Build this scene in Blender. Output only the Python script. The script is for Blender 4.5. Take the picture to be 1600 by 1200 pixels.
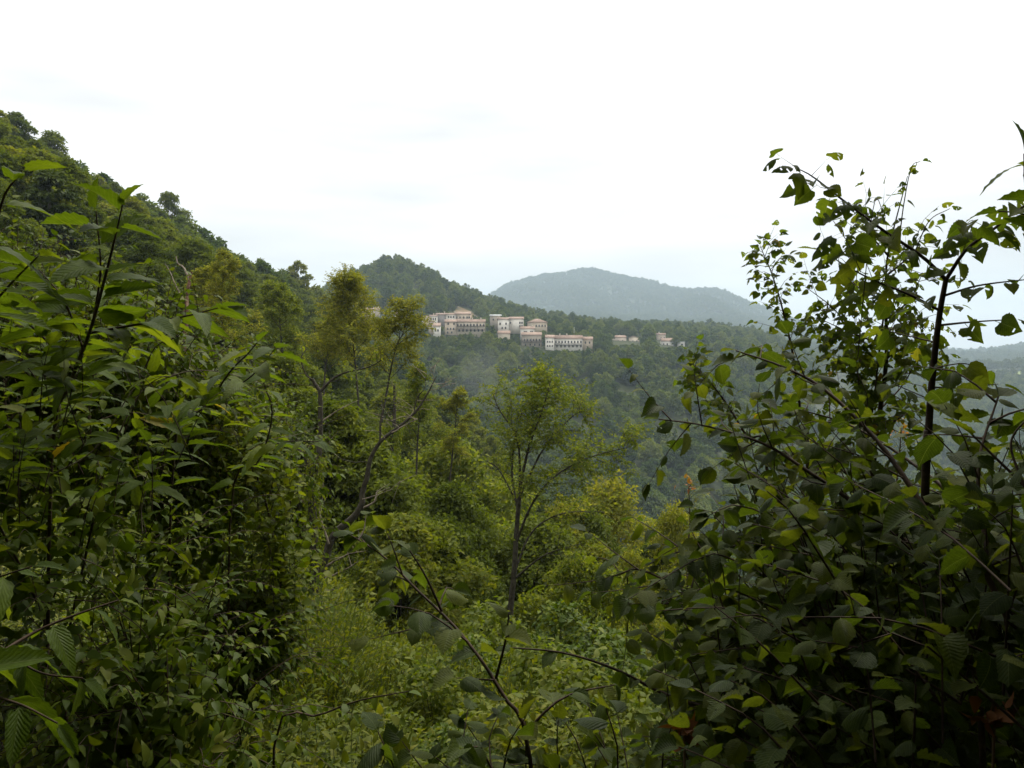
import bpy, math, random
import numpy as np
from mathutils import Vector, Matrix

for _o in list(bpy.data.objects):
    bpy.data.objects.remove(_o)
SC = bpy.context.scene
COL = SC.collection

# ------------------------------------------------------------------ camera, sky, sun, exposure
EYE = np.array([0.0, 0.0, 1.6])
FPX = 1200.0                      # focal length in pixels of the 1600 px wide photograph
HORIZON = 530.0
PITCH = math.atan((600.0 - HORIZON) / FPX)
cam_d = bpy.data.cameras.new('camera')
cam_d.sensor_width = 36.0
cam_d.lens = FPX / 1600.0 * 36.0
cam_d.clip_start = 0.05
cam_d.clip_end = 30000.0
cam = bpy.data.objects.new('camera', cam_d)
COL.objects.link(cam)
cam.location = EYE
cam.rotation_euler = (math.radians(90) - PITCH, 0, 0)
SC.camera = cam

SUN_EL, SUN_AZ = 58.0, 35.0        # degrees; azimuth clockwise from +Y (view direction)
world = bpy.data.worlds.new('World')
SC.world = world
world.use_nodes = True
wn = world.node_tree
wn.nodes.clear()


def W(t, **kw):
    n = wn.nodes.new(t)
    for k, v in kw.items():
        setattr(n, k, v)
    return n


w_out = W('ShaderNodeOutputWorld')
w_sky = W('ShaderNodeTexSky', sky_type='NISHITA', sun_disc=False)
w_sky.sun_elevation = math.radians(SUN_EL)
w_sky.sun_rotation = math.radians(SUN_AZ)
w_b1 = W('ShaderNodeBackground')
w_b1.inputs['Strength'].default_value = 0.10
wn.links.new(w_sky.outputs[0], w_b1.inputs['Color'])
# overcast cloud deck: brighter overhead than at the horizon, soft stretched streaks
w_tc = W('ShaderNodeTexCoord')
w_sep = W('ShaderNodeSeparateXYZ')
wn.links.new(w_tc.outputs['Generated'], w_sep.inputs[0])
w_map = W('ShaderNodeMapping')
w_map.inputs['Scale'].default_value = (1.6, 1.6, 9.0)
wn.links.new(w_tc.outputs['Generated'], w_map.inputs[0])
w_no = W('ShaderNodeTexNoise')
w_no.inputs['Scale'].default_value = 1.5
w_no.inputs['Detail'].default_value = 5.0
w_no.inputs['Roughness'].default_value = 0.5
wn.links.new(w_map.outputs[0], w_no.inputs['Vector'])
# luminance of an overcast sky: L = Lz (1 + 2 sin e) / 3, times the streaks
def wm(op, a, b=None, c=None):
    n = W('ShaderNodeMath', operation=op)
    for i, x in enumerate((a, b, c)):
        if isinstance(x, (int, float)):
            n.inputs[i].default_value = x
        elif x is not None:
            wn.links.new(x, n.inputs[i])
    return n.outputs[0]


w_z = wm('MAXIMUM', w_sep.outputs['Z'], 0.0)
w_lum = wm('MULTIPLY', wm('MULTIPLY_ADD', w_z, 2.0 / 3.0, 1.0 / 3.0), wm('MULTIPLY_ADD', w_no.outputs['Fac'], 1.2, 0.4))
w_ramp = W('ShaderNodeValToRGB')
el = w_ramp.color_ramp.elements
el[0].position, el[0].color = 0.0, (1.0, 0.95, 0.905, 1)
el[1].position, el[1].color = 0.3, (1.0, 0.985, 0.955, 1)
wn.links.new(w_z, w_ramp.inputs[0])
w_b2 = W('ShaderNodeBackground')
wn.links.new(w_ramp.outputs[0], w_b2.inputs['Color'])
wn.links.new(wm('MULTIPLY', w_lum, 1.12), w_b2.inputs['Strength'])
w_mix = W('ShaderNodeMixShader')
w_mix.inputs[0].default_value = 0.94
wn.links.new(w_b1.outputs[0], w_mix.inputs[1])
wn.links.new(w_b2.outputs[0], w_mix.inputs[2])
wn.links.new(w_mix.outputs[0], w_out.inputs['Surface'])

sun_d = bpy.data.lights.new('sun', 'SUN')
sun_d.energy = 1.5
sun_d.angle = math.radians(25)
sun_d.color = (1.0, 0.95, 0.84)
sun = bpy.data.objects.new('sun', sun_d)
COL.objects.link(sun)
_sd = Vector((math.sin(math.radians(SUN_AZ)) * math.cos(math.radians(SUN_EL)),
              math.cos(math.radians(SUN_AZ)) * math.cos(math.radians(SUN_EL)),
              math.sin(math.radians(SUN_EL))))
sun.rotation_euler = _sd.to_track_quat('Z', 'Y').to_euler()

SC.view_settings.view_transform = 'Standard'
SC.view_settings.look = 'None'
SC.view_settings.gamma = 1.0
SC.view_settings.exposure = 1.2
cy = SC.cycles
cy.max_bounces = 6
cy.diffuse_bounces = 4
cy.glossy_bounces = 2
cy.transmission_bounces = 4
cy.volume_bounces = 1
cy.use_denoising = True

# ------------------------------------------------------------------ helpers
RNG = np.random.default_rng(11)


def at(px, py, s):
    """point seen at photograph pixel (px, py) at depth s along the camera axis"""
    u = (px - 800.0) / FPX
    v = (600.0 - py) / FPX
    d = np.array([u, math.cos(PITCH) + v * math.sin(PITCH), -math.sin(PITCH) + v * math.cos(PITCH)])
    return EYE + d * s


def project(P):
    P = np.atleast_2d(P) - EYE
    s = P[:, 1] * math.cos(PITCH) - P[:, 2] * math.sin(PITCH)
    v = P[:, 1] * math.sin(PITCH) + P[:, 2] * math.cos(PITCH)
    s = np.where(np.abs(s) < 1e-3, 1e-3, s)
    return 800 + FPX * P[:, 0] / s, 600 - FPX * v / s, s


def nrmz(a):
    a = np.asarray(a, float)
    return a / np.maximum(np.linalg.norm(a, axis=-1, keepdims=True), 1e-9)


def tag(o, label=None, category=None, group=None, kind=None):
    if label:
        o['label'] = label
    if category:
        o['category'] = category
    if group:
        o['group'] = group
    if kind:
        o['kind'] = kind
    return o


def empty(name, loc=(0, 0, 0), rz=0.0):
    o = bpy.data.objects.new(name, None)
    o.empty_display_size = 0.2
    o.location = loc
    o.rotation_euler = (0, 0, rz)
    COL.objects.link(o)
    return o


def link(name, me, parent=None, loc=None):
    o = bpy.data.objects.new(name, me)
    COL.objects.link(o)
    if parent is not None:
        o.parent = parent
    if loc is not None:
        o.location = loc
    return o


def mesh_np(name, V, F, mat, uv=None, rnd=None, smooth=False, mat_idx=None):
    """V (n,3), F (m,k) with the same corner count for every face"""
    V = np.asarray(V, np.float32)
    F = np.asarray(F, np.int32)
    me = bpy.data.meshes.new(name)
    m, k = F.shape
    me.vertices.add(len(V))
    me.vertices.foreach_set('co', V.ravel())
    me.loops.add(m * k)
    me.loops.foreach_set('vertex_index', F.ravel())
    me.polygons.add(m)
    me.polygons.foreach_set('loop_start', np.arange(0, m * k, k, dtype=np.int32))
    if smooth:
        me.polygons.foreach_set('use_smooth', np.ones(m, bool))
    if uv is not None:
        l = me.uv_layers.new(name='UVMap')
        l.data.foreach_set('uv', np.asarray(uv, np.float32)[F.ravel()].ravel())
    if rnd is not None:
        a = me.attributes.new('rnd', 'FLOAT', 'FACE')
        a.data.foreach_set('value', np.asarray(rnd, np.float32))
    mats = mat if isinstance(mat, (list, tuple)) else [mat]
    for mm in mats:
        me.materials.append(mm)
    if mat_idx is not None:
        me.polygons.foreach_set('material_index', np.asarray(mat_idx, np.int32))
    me.update(calc_edges=True)
    return me


class Geo:
    """collects quads"""
    def __init__(self):
        self.V, self.F, self.n = [], [], 0

    def add(self, V, F):
        self.V.append(np.asarray(V, float))
        self.F.append(np.asarray(F, int) + self.n)
        self.n += len(V)

    def box(self, x0, x1, y0, y1, z0, z1):
        V = [(x0, y0, z0), (x1, y0, z0), (x1, y1, z0), (x0, y1, z0), (x0, y0, z1), (x1, y0, z1), (x1, y1, z1), (x0, y1, z1)]
        self.add(V, [(0, 3, 2, 1), (4, 5, 6, 7), (0, 1, 5, 4), (1, 2, 6, 5), (2, 3, 7, 6), (3, 0, 4, 7)])

    def tube(self, pts, rad, sides=6):
        pts = np.asarray(pts, float)
        n = len(pts)
        rad = np.broadcast_to(np.asarray(rad, float), (n,))
        T = nrmz(np.gradient(pts, axis=0))
        ref = np.array([0.31, 0.17, 0.93]) if abs(T[0] @ np.array([0.31, 0.17, 0.93])) < 0.9 else np.array([0.9, 0.4, 0.1])
        A = nrmz(np.cross(T, ref))
        B = np.cross(T, A)
        th = np.linspace(0, 2 * math.pi, sides, endpoint=False)
        ring = A[:, None, :] * np.cos(th)[None, :, None] + B[:, None, :] * np.sin(th)[None, :, None]
        V = (pts[:, None, :] + ring * rad[:, None, None]).reshape(-1, 3)
        i = np.arange(n - 1)[:, None] * sides
        j = np.arange(sides)[None, :]
        j2 = (j + 1) % sides
        F = np.stack([i + j, i + j2, i + sides + j2, i + sides + j], -1).reshape(-1, 4)
        self.add(V, F)

    def build(self, name, mat, smooth=False):
        return mesh_np(name, np.concatenate(self.V), np.concatenate(self.F), mat, smooth=smooth)


def spline(pts, n):
    """smooth polyline through control points (Catmull-Rom)"""
    P = np.asarray(pts, float)
    if len(P) == 2:
        t = np.linspace(0, 1, n)[:, None]
        return P[0] * (1 - t) + P[1] * t
    Q = np.vstack([2 * P[0] - P[1], P, 2 * P[-1] - P[-2]])
    seg = len(P) - 1
    out = []
    for u in np.linspace(0, seg, n):
        i = min(int(u), seg - 1)
        t = u - i
        a, b, c, d = Q[i], Q[i + 1], Q[i + 2], Q[i + 3]
        out.append(0.5 * (2 * b + (c - a) * t + (2 * a - 5 * b + 4 * c - d) * t * t + (3 * b - a - 3 * c + d) * t ** 3))
    return np.array(out)


# ------------------------------------------------------------------ materials
def new_mat(name):
    m = bpy.data.materials.new(name)
    m.use_nodes = True
    nt = m.node_tree
    nt.nodes.clear()
    return m, nt


def ramp(nt, stops, inp):
    r = nt.nodes.new('ShaderNodeValToRGB')
    e = r.color_ramp.elements
    e[0].position, e[0].color = stops[0][0], (*stops[0][1], 1)
    e[1].position, e[1].color = stops[-1][0], (*stops[-1][1], 1)
    for p, c in stops[1:-1]:
        x = e.new(p)
        x.color = (*c, 1)
    nt.links.new(inp, r.inputs[0])
    return r.outputs[0]


def noise(nt, scale, detail=3.0, coord='Object', rough=0.5):
    t = nt.nodes.new('ShaderNodeTexCoord')
    n = nt.nodes.new('ShaderNodeTexNoise')
    n.inputs['Scale'].default_value = scale
    n.inputs['Detail'].default_value = detail
    n.inputs['Roughness'].default_value = rough
    nt.links.new(t.outputs[coord], n.inputs['Vector'])
    return n.outputs['Fac']


def math_n(nt, op, a, b=None, c=None):
    n = nt.nodes.new('ShaderNodeMath')
    n.operation = op
    for i, x in enumerate((a, b, c)):
        if x is None:
            continue
        if isinstance(x, (int, float)):
            n.inputs[i].default_value = x
        else:
            nt.links.new(x, n.inputs[i])
    return n.outputs[0]


def leaf_mat(name, stops, trans=0.35, rough=0.45, spec=0.35, veins=False, tree_var=0.0, noise_var=0.0, nscale=0.4, tcol=(1.5, 1.5, 0.4), warm=True):
    """foliage: colour varies per leaf (face attribute and object random) and, for trees, per tree"""
    m, nt = new_mat(name)
    L = nt.links
    at_ = nt.nodes.new('ShaderNodeAttribute')
    at_.attribute_name = 'rnd'
    oi = nt.nodes.new('ShaderNodeObjectInfo')
    if tree_var > 0:
        f = math_n(nt, 'MULTIPLY_ADD', at_.outputs['Fac'], 1.0 - tree_var, math_n(nt, 'MULTIPLY', oi.outputs['Random'], tree_var))
    else:
        f = math_n(nt, 'FRACT', math_n(nt, 'ADD', at_.outputs['Fac'], oi.outputs['Random']))
    if noise_var > 0:
        nz = noise(nt, nscale, 2.0)
        f = math_n(nt, 'ADD', f, math_n(nt, 'MULTIPLY_ADD', nz, noise_var * 2, -noise_var))
    if warm is True:                                    # sap-green summer foliage: little blue
        stops = [(p, (c[0] * 1.17, c[1] * 1.06, c[2] * 0.66)) for p, c in stops]
    col = ramp(nt, stops, f)
    bs = nt.nodes.new('ShaderNodeBsdfPrincipled')
    bs.inputs['Roughness'].default_value = rough
    bs.inputs['Specular IOR Level'].default_value = spec
    tr = nt.nodes.new('ShaderNodeBsdfTranslucent')
    mul = nt.nodes.new('ShaderNodeMix')
    mul.data_type = 'RGBA'
    mul.blend_type = 'MULTIPLY'
    mul.inputs['Factor'].default_value = 1.0
    mul.inputs['B'].default_value = (*tcol, 1)
    if veins:
        uvn = nt.nodes.new('ShaderNodeUVMap')
        sep = nt.nodes.new('ShaderNodeSeparateXYZ')
        L.new(uvn.outputs[0], sep.inputs[0])
        ax = math_n(nt, 'ABSOLUTE', math_n(nt, 'SUBTRACT', sep.outputs['X'], 0.5))
        # side veins slant forward from the midrib
        ph = math_n(nt, 'MULTIPLY', math_n(nt, 'SUBTRACT', sep.outputs['Y'], math_n(nt, 'MULTIPLY', ax, 0.75)), 11.0)
        saw = math_n(nt, 'ABSOLUTE', math_n(nt, 'SUBTRACT', math_n(nt, 'FRACT', ph), 0.5))
        vein = math_n(nt, 'LESS_THAN', saw, 0.055)
        mid = math_n(nt, 'LESS_THAN', ax, 0.014)
        vm = math_n(nt, 'MAXIMUM', math_n(nt, 'MULTIPLY', vein, 0.55), mid)
        vc = nt.nodes.new('ShaderNodeMix')
        vc.data_type = 'RGBA'
        L.new(math_n(nt, 'MULTIPLY', vm, 0.45), vc.inputs['Factor'])
        L.new(col, vc.inputs['A'])
        vc.inputs['B'].default_value = (0.16, 0.20, 0.07, 1)
        bl = noise(nt, 30.0, 3.0, 'UV')
        bc = nt.nodes.new('ShaderNodeMix')
        bc.data_type = 'RGBA'
        bc.blend_type = 'MULTIPLY'
        bc.inputs['Factor'].default_value = 0.55
        L.new(vc.outputs['Result'], bc.inputs['A'])
        L.new(ramp(nt, [(0.3, (0.55, 0.6, 0.5)), (0.65, (1.1, 1.08, 1.0))], noise(nt, 6.0, 4.0, 'UV')), bc.inputs['B'])
        col = bc.outputs['Result']
        bump = nt.nodes.new('ShaderNodeBump')
        bump.inputs['Strength'].default_value = 0.5
        bump.inputs['Distance'].default_value = 0.004
        L.new(math_n(nt, 'MULTIPLY_ADD', saw, 1.0, math_n(nt, 'MULTIPLY', bl, 0.35)), bump.inputs['Height'])
        L.new(bump.outputs[0], bs.inputs['Normal'])
    L.new(col, bs.inputs['Base Color'])
    L.new(col, mul.inputs['A'])
    L.new(mul.outputs['Result'], tr.inputs['Color'])
    mx = nt.nodes.new('ShaderNodeMixShader')
    mx.inputs[0].default_value = trans
    L.new(bs.outputs[0], mx.inputs[1])
    L.new(tr.outputs[0], mx.inputs[2])
    out = nt.nodes.new('ShaderNodeOutputMaterial')
    L.new(mx.outputs[0], out.inputs[0])
    return m


def rough_mat(name, stops, scale=4.0, detail=5.0, rough=0.9, bump=0.3, bscale=None, bdist=0.02, objvar=0.0):
    m, nt = new_mat(name)
    L = nt.links
    f = noise(nt, scale, detail, 'Object', 0.6)
    if objvar:
        oi = nt.nodes.new('ShaderNodeObjectInfo')
        f = math_n(nt, 'ADD', f, math_n(nt, 'MULTIPLY_ADD', oi.outputs['Random'], objvar, -objvar / 2))
    bs = nt.nodes.new('ShaderNodeBsdfPrincipled')
    bs.inputs['Roughness'].default_value = rough
    bs.inputs['Specular IOR Level'].default_value = 0.2
    L.new(ramp(nt, stops, f), bs.inputs['Base Color'])
    if bump:
        b = nt.nodes.new('ShaderNodeBump')
        b.inputs['Strength'].default_value = bump
        b.inputs['Distance'].default_value = bdist
        L.new(noise(nt, bscale or scale * 4, 4.0), b.inputs['Height'])
        L.new(b.outputs[0], bs.inputs['Normal'])
    out = nt.nodes.new('ShaderNodeOutputMaterial')
    L.new(bs.outputs[0], out.inputs[0])
    return m


def plain_mat(name, col, rough=0.6, spec=0.3):
    m, nt = new_mat(name)
    bs = nt.nodes.new('ShaderNodeBsdfPrincipled')
    bs.inputs['Base Color'].default_value = (*col, 1)
    bs.inputs['Roughness'].default_value = rough
    bs.inputs['Specular IOR Level'].default_value = spec
    out = nt.nodes.new('ShaderNodeOutputMaterial')
    nt.links.new(bs.outputs[0], out.inputs[0])
    return m


M = {}
G0, G1, G2, G3 = (0.034, 0.056, 0.013), (0.068, 0.097, 0.019), (0.098, 0.132, 0.026), (0.155, 0.17, 0.036)
M['forest'] = leaf_mat('forest_foliage', [(0.12, (0.020, 0.038, 0.013)), (0.38, (0.05, 0.080, 0.022)), (0.62, (0.09, 0.12, 0.03)), (0.88, (0.135, 0.155, 0.045))],
                       trans=0.38, rough=0.75, spec=0.1, tree_var=0.6, noise_var=0.12, nscale=0.25, warm=False)
M['slope'] = leaf_mat('slope_foliage', [(0.1, G0), (0.4, G1), (0.68, G2), (0.92, G3)], trans=0.45, rough=0.6, spec=0.12, tree_var=0.55, noise_var=0.15, nscale=0.35)
M['pine'] = leaf_mat('pine_foliage', [(0.0, (0.024, 0.045, 0.016)), (1.0, (0.065, 0.09, 0.026))], trans=0.25, rough=0.6, spec=0.15, tree_var=0.3)
M['yellow'] = leaf_mat('yellow_green_foliage', [(0.0, (0.085, 0.11, 0.024)), (0.5, (0.135, 0.16, 0.036)), (1.0, (0.21, 0.21, 0.06))], trans=0.55, rough=0.55, spec=0.12, tree_var=0.0, noise_var=0.15, nscale=0.6)
M['fresh'] = leaf_mat('fresh_foliage', [(0.0, (0.06, 0.095, 0.014)), (0.6, (0.10, 0.14, 0.02)), (1.0, (0.16, 0.19, 0.032))], trans=0.5, rough=0.5, spec=0.14, noise_var=0.1, nscale=0.6)
M['herb'] = leaf_mat('herb_foliage', [(0.0, (0.05, 0.08, 0.013)), (0.5, (0.09, 0.125, 0.02)), (1.0, (0.17, 0.18, 0.04))], trans=0.4, rough=0.55, spec=0.14, tree_var=0.35)
M['mountain'] = leaf_mat('mountain_foliage', [(0.1, (0.04, 0.062, 0.02)), (0.9, (0.09, 0.11, 0.032))], trans=0.3, rough=0.8, spec=0.1, tree_var=0.5, noise_var=0.1, nscale=0.2, warm=False)
M['darkleaf'] = leaf_mat('thicket_foliage', [(0.0, (0.035, 0.065, 0.010)), (0.6, (0.07, 0.115, 0.015)), (1.0, (0.12, 0.155, 0.022))], trans=0.38, rough=0.5, spec=0.16, noise_var=0.1, nscale=0.8)
M['hazel'] = leaf_mat('hazel_leaf', [(0.0, (0.028, 0.052, 0.012)), (0.5, (0.052, 0.088, 0.016)), (1.0, (0.10, 0.13, 0.022))], trans=0.48, rough=0.55, spec=0.25, veins=True, tcol=(1.6, 1.55, 0.55))
M['lime'] = leaf_mat('lime_leaf', [(0.0, (0.035, 0.068, 0.014)), (0.6, (0.06, 0.098, 0.018)), (0.985, (0.10, 0.13, 0.025)), (1.0, (0.24, 0.16, 0.03))], trans=0.62, rough=0.55, spec=0.15, veins=True, tcol=(1.85, 1.75, 0.6))
M['chestnut'] = leaf_mat('chestnut_leaf', [(0.0, (0.045, 0.085, 0.011)), (0.6, (0.075, 0.13, 0.014)), (0.98, (0.12, 0.17, 0.02)), (1.0, (0.26, 0.19, 0.03))], trans=0.52, rough=0.5, spec=0.2, veins=True, tcol=(1.6, 1.5, 0.55))
M['orange'] = leaf_mat('orange_leaf', [(0.0, (0.20, 0.13, 0.03)), (1.0, (0.42, 0.15, 0.03))], trans=0.4)
M['brownleaf'] = leaf_mat('dry_leaf', [(0.0, (0.07, 0.03, 0.015)), (1.0, (0.18, 0.08, 0.04))], trans=0.2, rough=0.7, spec=0.2)
M['bark'] = rough_mat('bark', [(0.3, (0.022, 0.019, 0.013)), (0.7, (0.075, 0.066, 0.046))], 9.0, 5.0, 0.9, 0.5, 40.0, 0.01)
M['twig'] = rough_mat('twig_bark', [(0.3, (0.03, 0.02, 0.013)), (0.7, (0.085, 0.055, 0.035))], 30.0, 4.0, 0.7, 0.3, 120.0, 0.002)
M['pale'] = rough_mat('dead_wood', [(0.3, (0.09, 0.07, 0.05)), (0.7, (0.30, 0.25, 0.19))], 6.0, 5.0, 0.85, 0.5, 40.0, 0.01)
M['redwood'] = rough_mat('torn_red_wood', [(0.35, (0.05, 0.035, 0.025)), (0.5, (0.13, 0.065, 0.04)), (0.7, (0.26, 0.18, 0.12))], 3.5, 4.0, 0.85, 0.5, 30.0, 0.01)
M['greenstem'] = plain_mat('green_stem', (0.10, 0.13, 0.04), 0.5)
M['soil'] = rough_mat('forest_floor', [(0.3, (0.018, 0.02, 0.008)), (0.55, (0.035, 0.045, 0.014)), (0.75, (0.06, 0.05, 0.028))], 0.25, 8.0, 0.95, 0.4, 3.0, 0.1)
M['field'] = rough_mat('bare_field', [(0.35, (0.10, 0.10, 0.045)), (0.5, (0.15, 0.105, 0.06)), (0.7, (0.21, 0.145, 0.09))], 0.2, 6.0, 0.95, 0)
M['meadow'] = rough_mat('meadow_grass', [(0.3, (0.12, 0.17, 0.05)), (0.7, (0.20, 0.22, 0.08))], 0.03, 6.0, 0.95, 0)
# ------------------------------------------------------------------ terrain
def rz(px, r, py):
    u, v = (px - 800.0) / FPX, (600.0 - py) / FPX
    hx, hy = u, math.cos(PITCH) + v * math.sin(PITCH)
    return EYE[2] + r * (-math.sin(PITCH) + v * math.cos(PITCH)) / math.hypot(hx, hy)


def azpx(px):
    return math.degrees(math.atan((px - 800.0) / FPX))


NEARZ = [(0.5, 0), (1.2, 0)]
PROF = {   # azimuth in degrees -> [(horizontal distance, ground height)]
    -180: NEARZ + [(3, .9), (10, 5), (50, 26), (200, 90), (800, 200), (2000, 150), (6000, 40)],
    -125: NEARZ + [(3, .5), (10, 3), (50, 20), (200, 80), (800, 180), (2000, 120), (6000, 20)],
    -80: NEARZ + [(3, .1), (10, 1.2), (30, 6), (60, 14), (200, 62), (400, 90), (1200, 100), (3000, 60), (6000, 0)],
    azpx(-250): NEARZ + [(3, -.1), (8, -.3), (15, .2), (30, 2.5), (60, 10), (120, 28), (190, 58), (270, 66), (500, 60), (1500, 40), (6000, 0)],
    azpx(0): NEARZ + [(3, -.3), (8, -1.3), (15, -1.6), (30, -1), (60, 5), (120, 20), (190, rz(0, 190, 250)), (260, 46), (400, 32), (1500, 10), (6000, -30)],
    azpx(130): NEARZ + [(3, -.4), (8, -1.9), (15, -2.8), (30, -3), (60, 1.5), (120, 14), (205, rz(130, 205, 320)), (280, 36), (400, 18), (1500, 0), (6000, -40)],
    azpx(300): NEARZ + [(3, -.6), (8, -2.5), (15, -4), (30, -5), (60, -2), (120, 7), (220, rz(300, 220, 402)), (290, 22), (400, 2), (800, -10), (2500, -30), (6000, -50)],
    azpx(490): NEARZ + [(3, -.9), (8, -2.8), (14, -4.2), (20, -5.6), (40, -9), (80, -8), (150, -3), (260, rz(490, 260, 492)), (350, 0), (450, -12), (560, 0), (700, 30), (800, rz(490, 800, 470)), (1100, 20), (2500, -30), (6000, -60)],
    azpx(555): NEARZ + [(3, -1), (8, -3.1), (20, -6.5), (40, -11), (80, -12), (150, -9), (240, 1), (320, -10), (420, -14), (480, 0), (560, 14), (660, 40), (770, rz(555, 770, 428)), (950, 50), (1300, 10), (2500, -30), (6000, -60)],
    azpx(620): NEARZ + [(3, -1), (8, -3.3), (20, -7.4), (40, -13), (80, -16), (150, -14), (210, -10), (300, -24), (400, -22), (470, -6), (520, rz(620, 520, 512)), (600, 30), (680, 55), (760, rz(620, 760, 399)), (950, 60), (1300, 20), (2500, -30), (6000, -60)],
    azpx(690): NEARZ + [(3, -1.1), (8, -3.4), (22, -8.2), (40, -14), (80, -18), (120, -17), (170, -18), (240, -34), (320, -38), (420, -20), (475, -3), (505, rz(690, 505, 524)), (570, 20), (680, 42), (765, rz(690, 765, 440)), (950, 45), (1300, 10), (2500, -20), (6000, -60)],
    azpx(760): NEARZ + [(3, -1.1), (8, -3.5), (22, -8.7), (40, -15), (80, -19), (120, -20), (160, -28), (220, -44), (300, -50), (400, -30), (470, -9), (510, rz(760, 510, 522)), (580, 14), (680, 26), (780, rz(760, 780, 474)), (1000, 20), (1600, 0), (2600, 60), (3400, rz(760, 3400, 455)), (4500, 60), (6000, -60)],
    azpx(840): NEARZ + [(3, -1.2), (8, -3.7), (22, -8.9), (45, -18), (75, -22), (110, -30), (160, -46), (220, -60), (290, -62), (380, -36), (450, -15), (500, rz(840, 500, 540)), (560, 5), (680, 14), (800, rz(840, 800, 500)), (1000, 14), (1600, 0), (2600, 70), (3500, rz(840, 3500, 424)), (4500, 120), (6000, -60)],
    azpx(925): NEARZ + [(3, -1.2), (8, -3.7), (22, -9.2), (45, -19), (70, -24), (100, -34), (160, -56), (220, -68), (280, -66), (350, -44), (430, -22), (490, rz(925, 490, 548)), (560, 0), (680, 8), (850, rz(925, 850, 513)), (1100, 8), (1700, 0), (2600, 80), (3500, rz(925, 3500, 412)), (4500, 130), (6000, -60)],
    azpx(1050): NEARZ + [(3, -1.1), (8, -3.6), (22, -9.2), (45, -20), (100, -42), (180, -72), (260, -80), (320, -62), (400, -40), (480, -19), (560, -5), (620, rz(1050, 620, 538)), (760, 6), (950, rz(1050, 950, 514)), (1200, 8), (1800, 0), (2600, 70), (3500, rz(1050, 3500, 446)), (4500, 90), (6000, -60)],
    azpx(1130): NEARZ + [(3, -1.1), (8, -3.5), (22, -9), (45, -19), (100, -44), (190, -80), (280, -86), (350, -66), (430, -48), (520, -28), (620, -10), (760, 2), (930, rz(1130, 930, 516)), (1200, 0), (1800, 0), (2600, 60), (3500, rz(1130, 3500, 449)), (4500, 60), (6000, -60)],
    azpx(1210): NEARZ + [(3, -1), (8, -3.4), (22, -8.6), (45, -18), (100, -45), (200, -85), (300, -92), (390, -72), (500, -50), (640, -24), (800, -6), (930, -2), (1200, -14), (1800, -10), (2600, 30), (3400, rz(1210, 3400, 494)), (4500, -10), (6000, -60)],
    azpx(1330): NEARZ + [(3, -.9), (8, -3.2), (22, -8), (45, -17), (100, -45), (300, -100), (500, -92), (700, -70), (900, -50), (1300, -36), (2000, -44), (3500, -20), (4600, -10), (6000, -60)],
    azpx(1500): NEARZ + [(3, -.8), (8, -3), (22, -8), (45, -17), (100, -45), (300, -100), (600, -112), (900, -92), (1200, -70), (1500, rz(1500, 1500, 580)), (2000, -80), (2700, rz(1500, 2700, 556)), (4000, -60), (6000, -60)],
    azpx(1640): NEARZ + [(3, -.6), (8, -2.6), (22, -7.5), (45, -16), (100, -42), (300, -95), (600, -105), (900, -84), (1200, -60), (1500, rz(1640, 1500, 568)), (2000, -60), (2700, rz(1640, 2700, 545)), (4000, -40), (6000, -60)],
    60: NEARZ + [(3, -.3), (8, -1.6), (22, -6), (60, -20), (200, -60), (600, -80), (2000, -60), (6000, -60)],
    90: NEARZ + [(3, 0), (10, -.5), (50, -6), (200, -25), (1000, -40), (6000, -60)],
    130: NEARZ + [(3, .5), (10, 3), (50, 15), (200, 50), (800, 100), (2000, 60), (6000, 0)],
    180: NEARZ + [(3, .9), (10, 5), (50, 26), (200, 90), (800, 200), (2000, 150), (6000, 40)],
}
LN0, LN1, NR = math.log(0.5), math.log(6000.0), 300
AZN = 720
_lr = np.linspace(LN0, LN1, NR)
_keys = np.array(sorted(PROF))
_tab = np.array([np.interp(_lr, np.log([p[0] for p in PROF[k]]), [p[1] / p[0] for p in PROF[k]]) for k in _keys])
_az = np.linspace(-180, 180, AZN + 1)
T_TAB = np.array([np.interp(_az, _keys, _tab[:, j]) for j in range(NR)]).T      # (az, r) tangent


def _smooth(A, k, axis, wrap):
    ker = np.exp(-np.linspace(-2, 2, 2 * k + 1) ** 2)
    ker /= ker.sum()
    pad = [(0, 0), (0, 0)]
    pad[axis] = (k, k)
    B = np.pad(A, pad, mode='wrap' if wrap else 'edge')
    return np.apply_along_axis(lambda v: np.convolve(v, ker, 'valid'), axis, B)


T_TAB = _smooth(_smooth(T_TAB, 3, 0, False), 4, 1, False)


def ground(x, y):
    x, y = np.asarray(x, float), np.asarray(y, float)
    r = np.maximum(np.hypot(x, y), 0.5)
    a = (np.degrees(np.arctan2(x, y)) + 180) / 360 * AZN
    q = (np.log(r) - LN0) / (LN1 - LN0) * (NR - 1)
    a = np.clip(a, 0, AZN - 1e-6)
    q = np.clip(q, 0, NR - 1 - 1e-6)
    i, j = a.astype(int), q.astype(int)
    fa, fq = a - i, q - j
    t = (T_TAB[i, j] * (1 - fa) * (1 - fq) + T_TAB[i + 1, j] * fa * (1 - fq) + T_TAB[i, j + 1] * (1 - fa) * fq + T_TAB[i + 1, j + 1] * fa * fq)
    bump = np.sin(x * 0.021 + 1.3) * np.sin(y * 0.017) + 0.5 * np.sin(x * 0.05 + y * 0.043)
    gul = 15 * np.sin(x * .0125 + 1.6 * np.sin(y * .0021)) + 9 * np.sin(x * .029 + 1 + np.sin(y * .004)) + 7 * np.sin(y * .011 + x * .004)
    k = np.clip((r - 2350) / 500, 0, 1) * np.clip((3480 - r) / 350, 0, 1)
    t = t + gul * k / r
    return r * t + bump * np.clip((r - 20) / 400, 0, 1) * 3.0 * np.clip(r / 1500, 0.3, 3)


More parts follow.
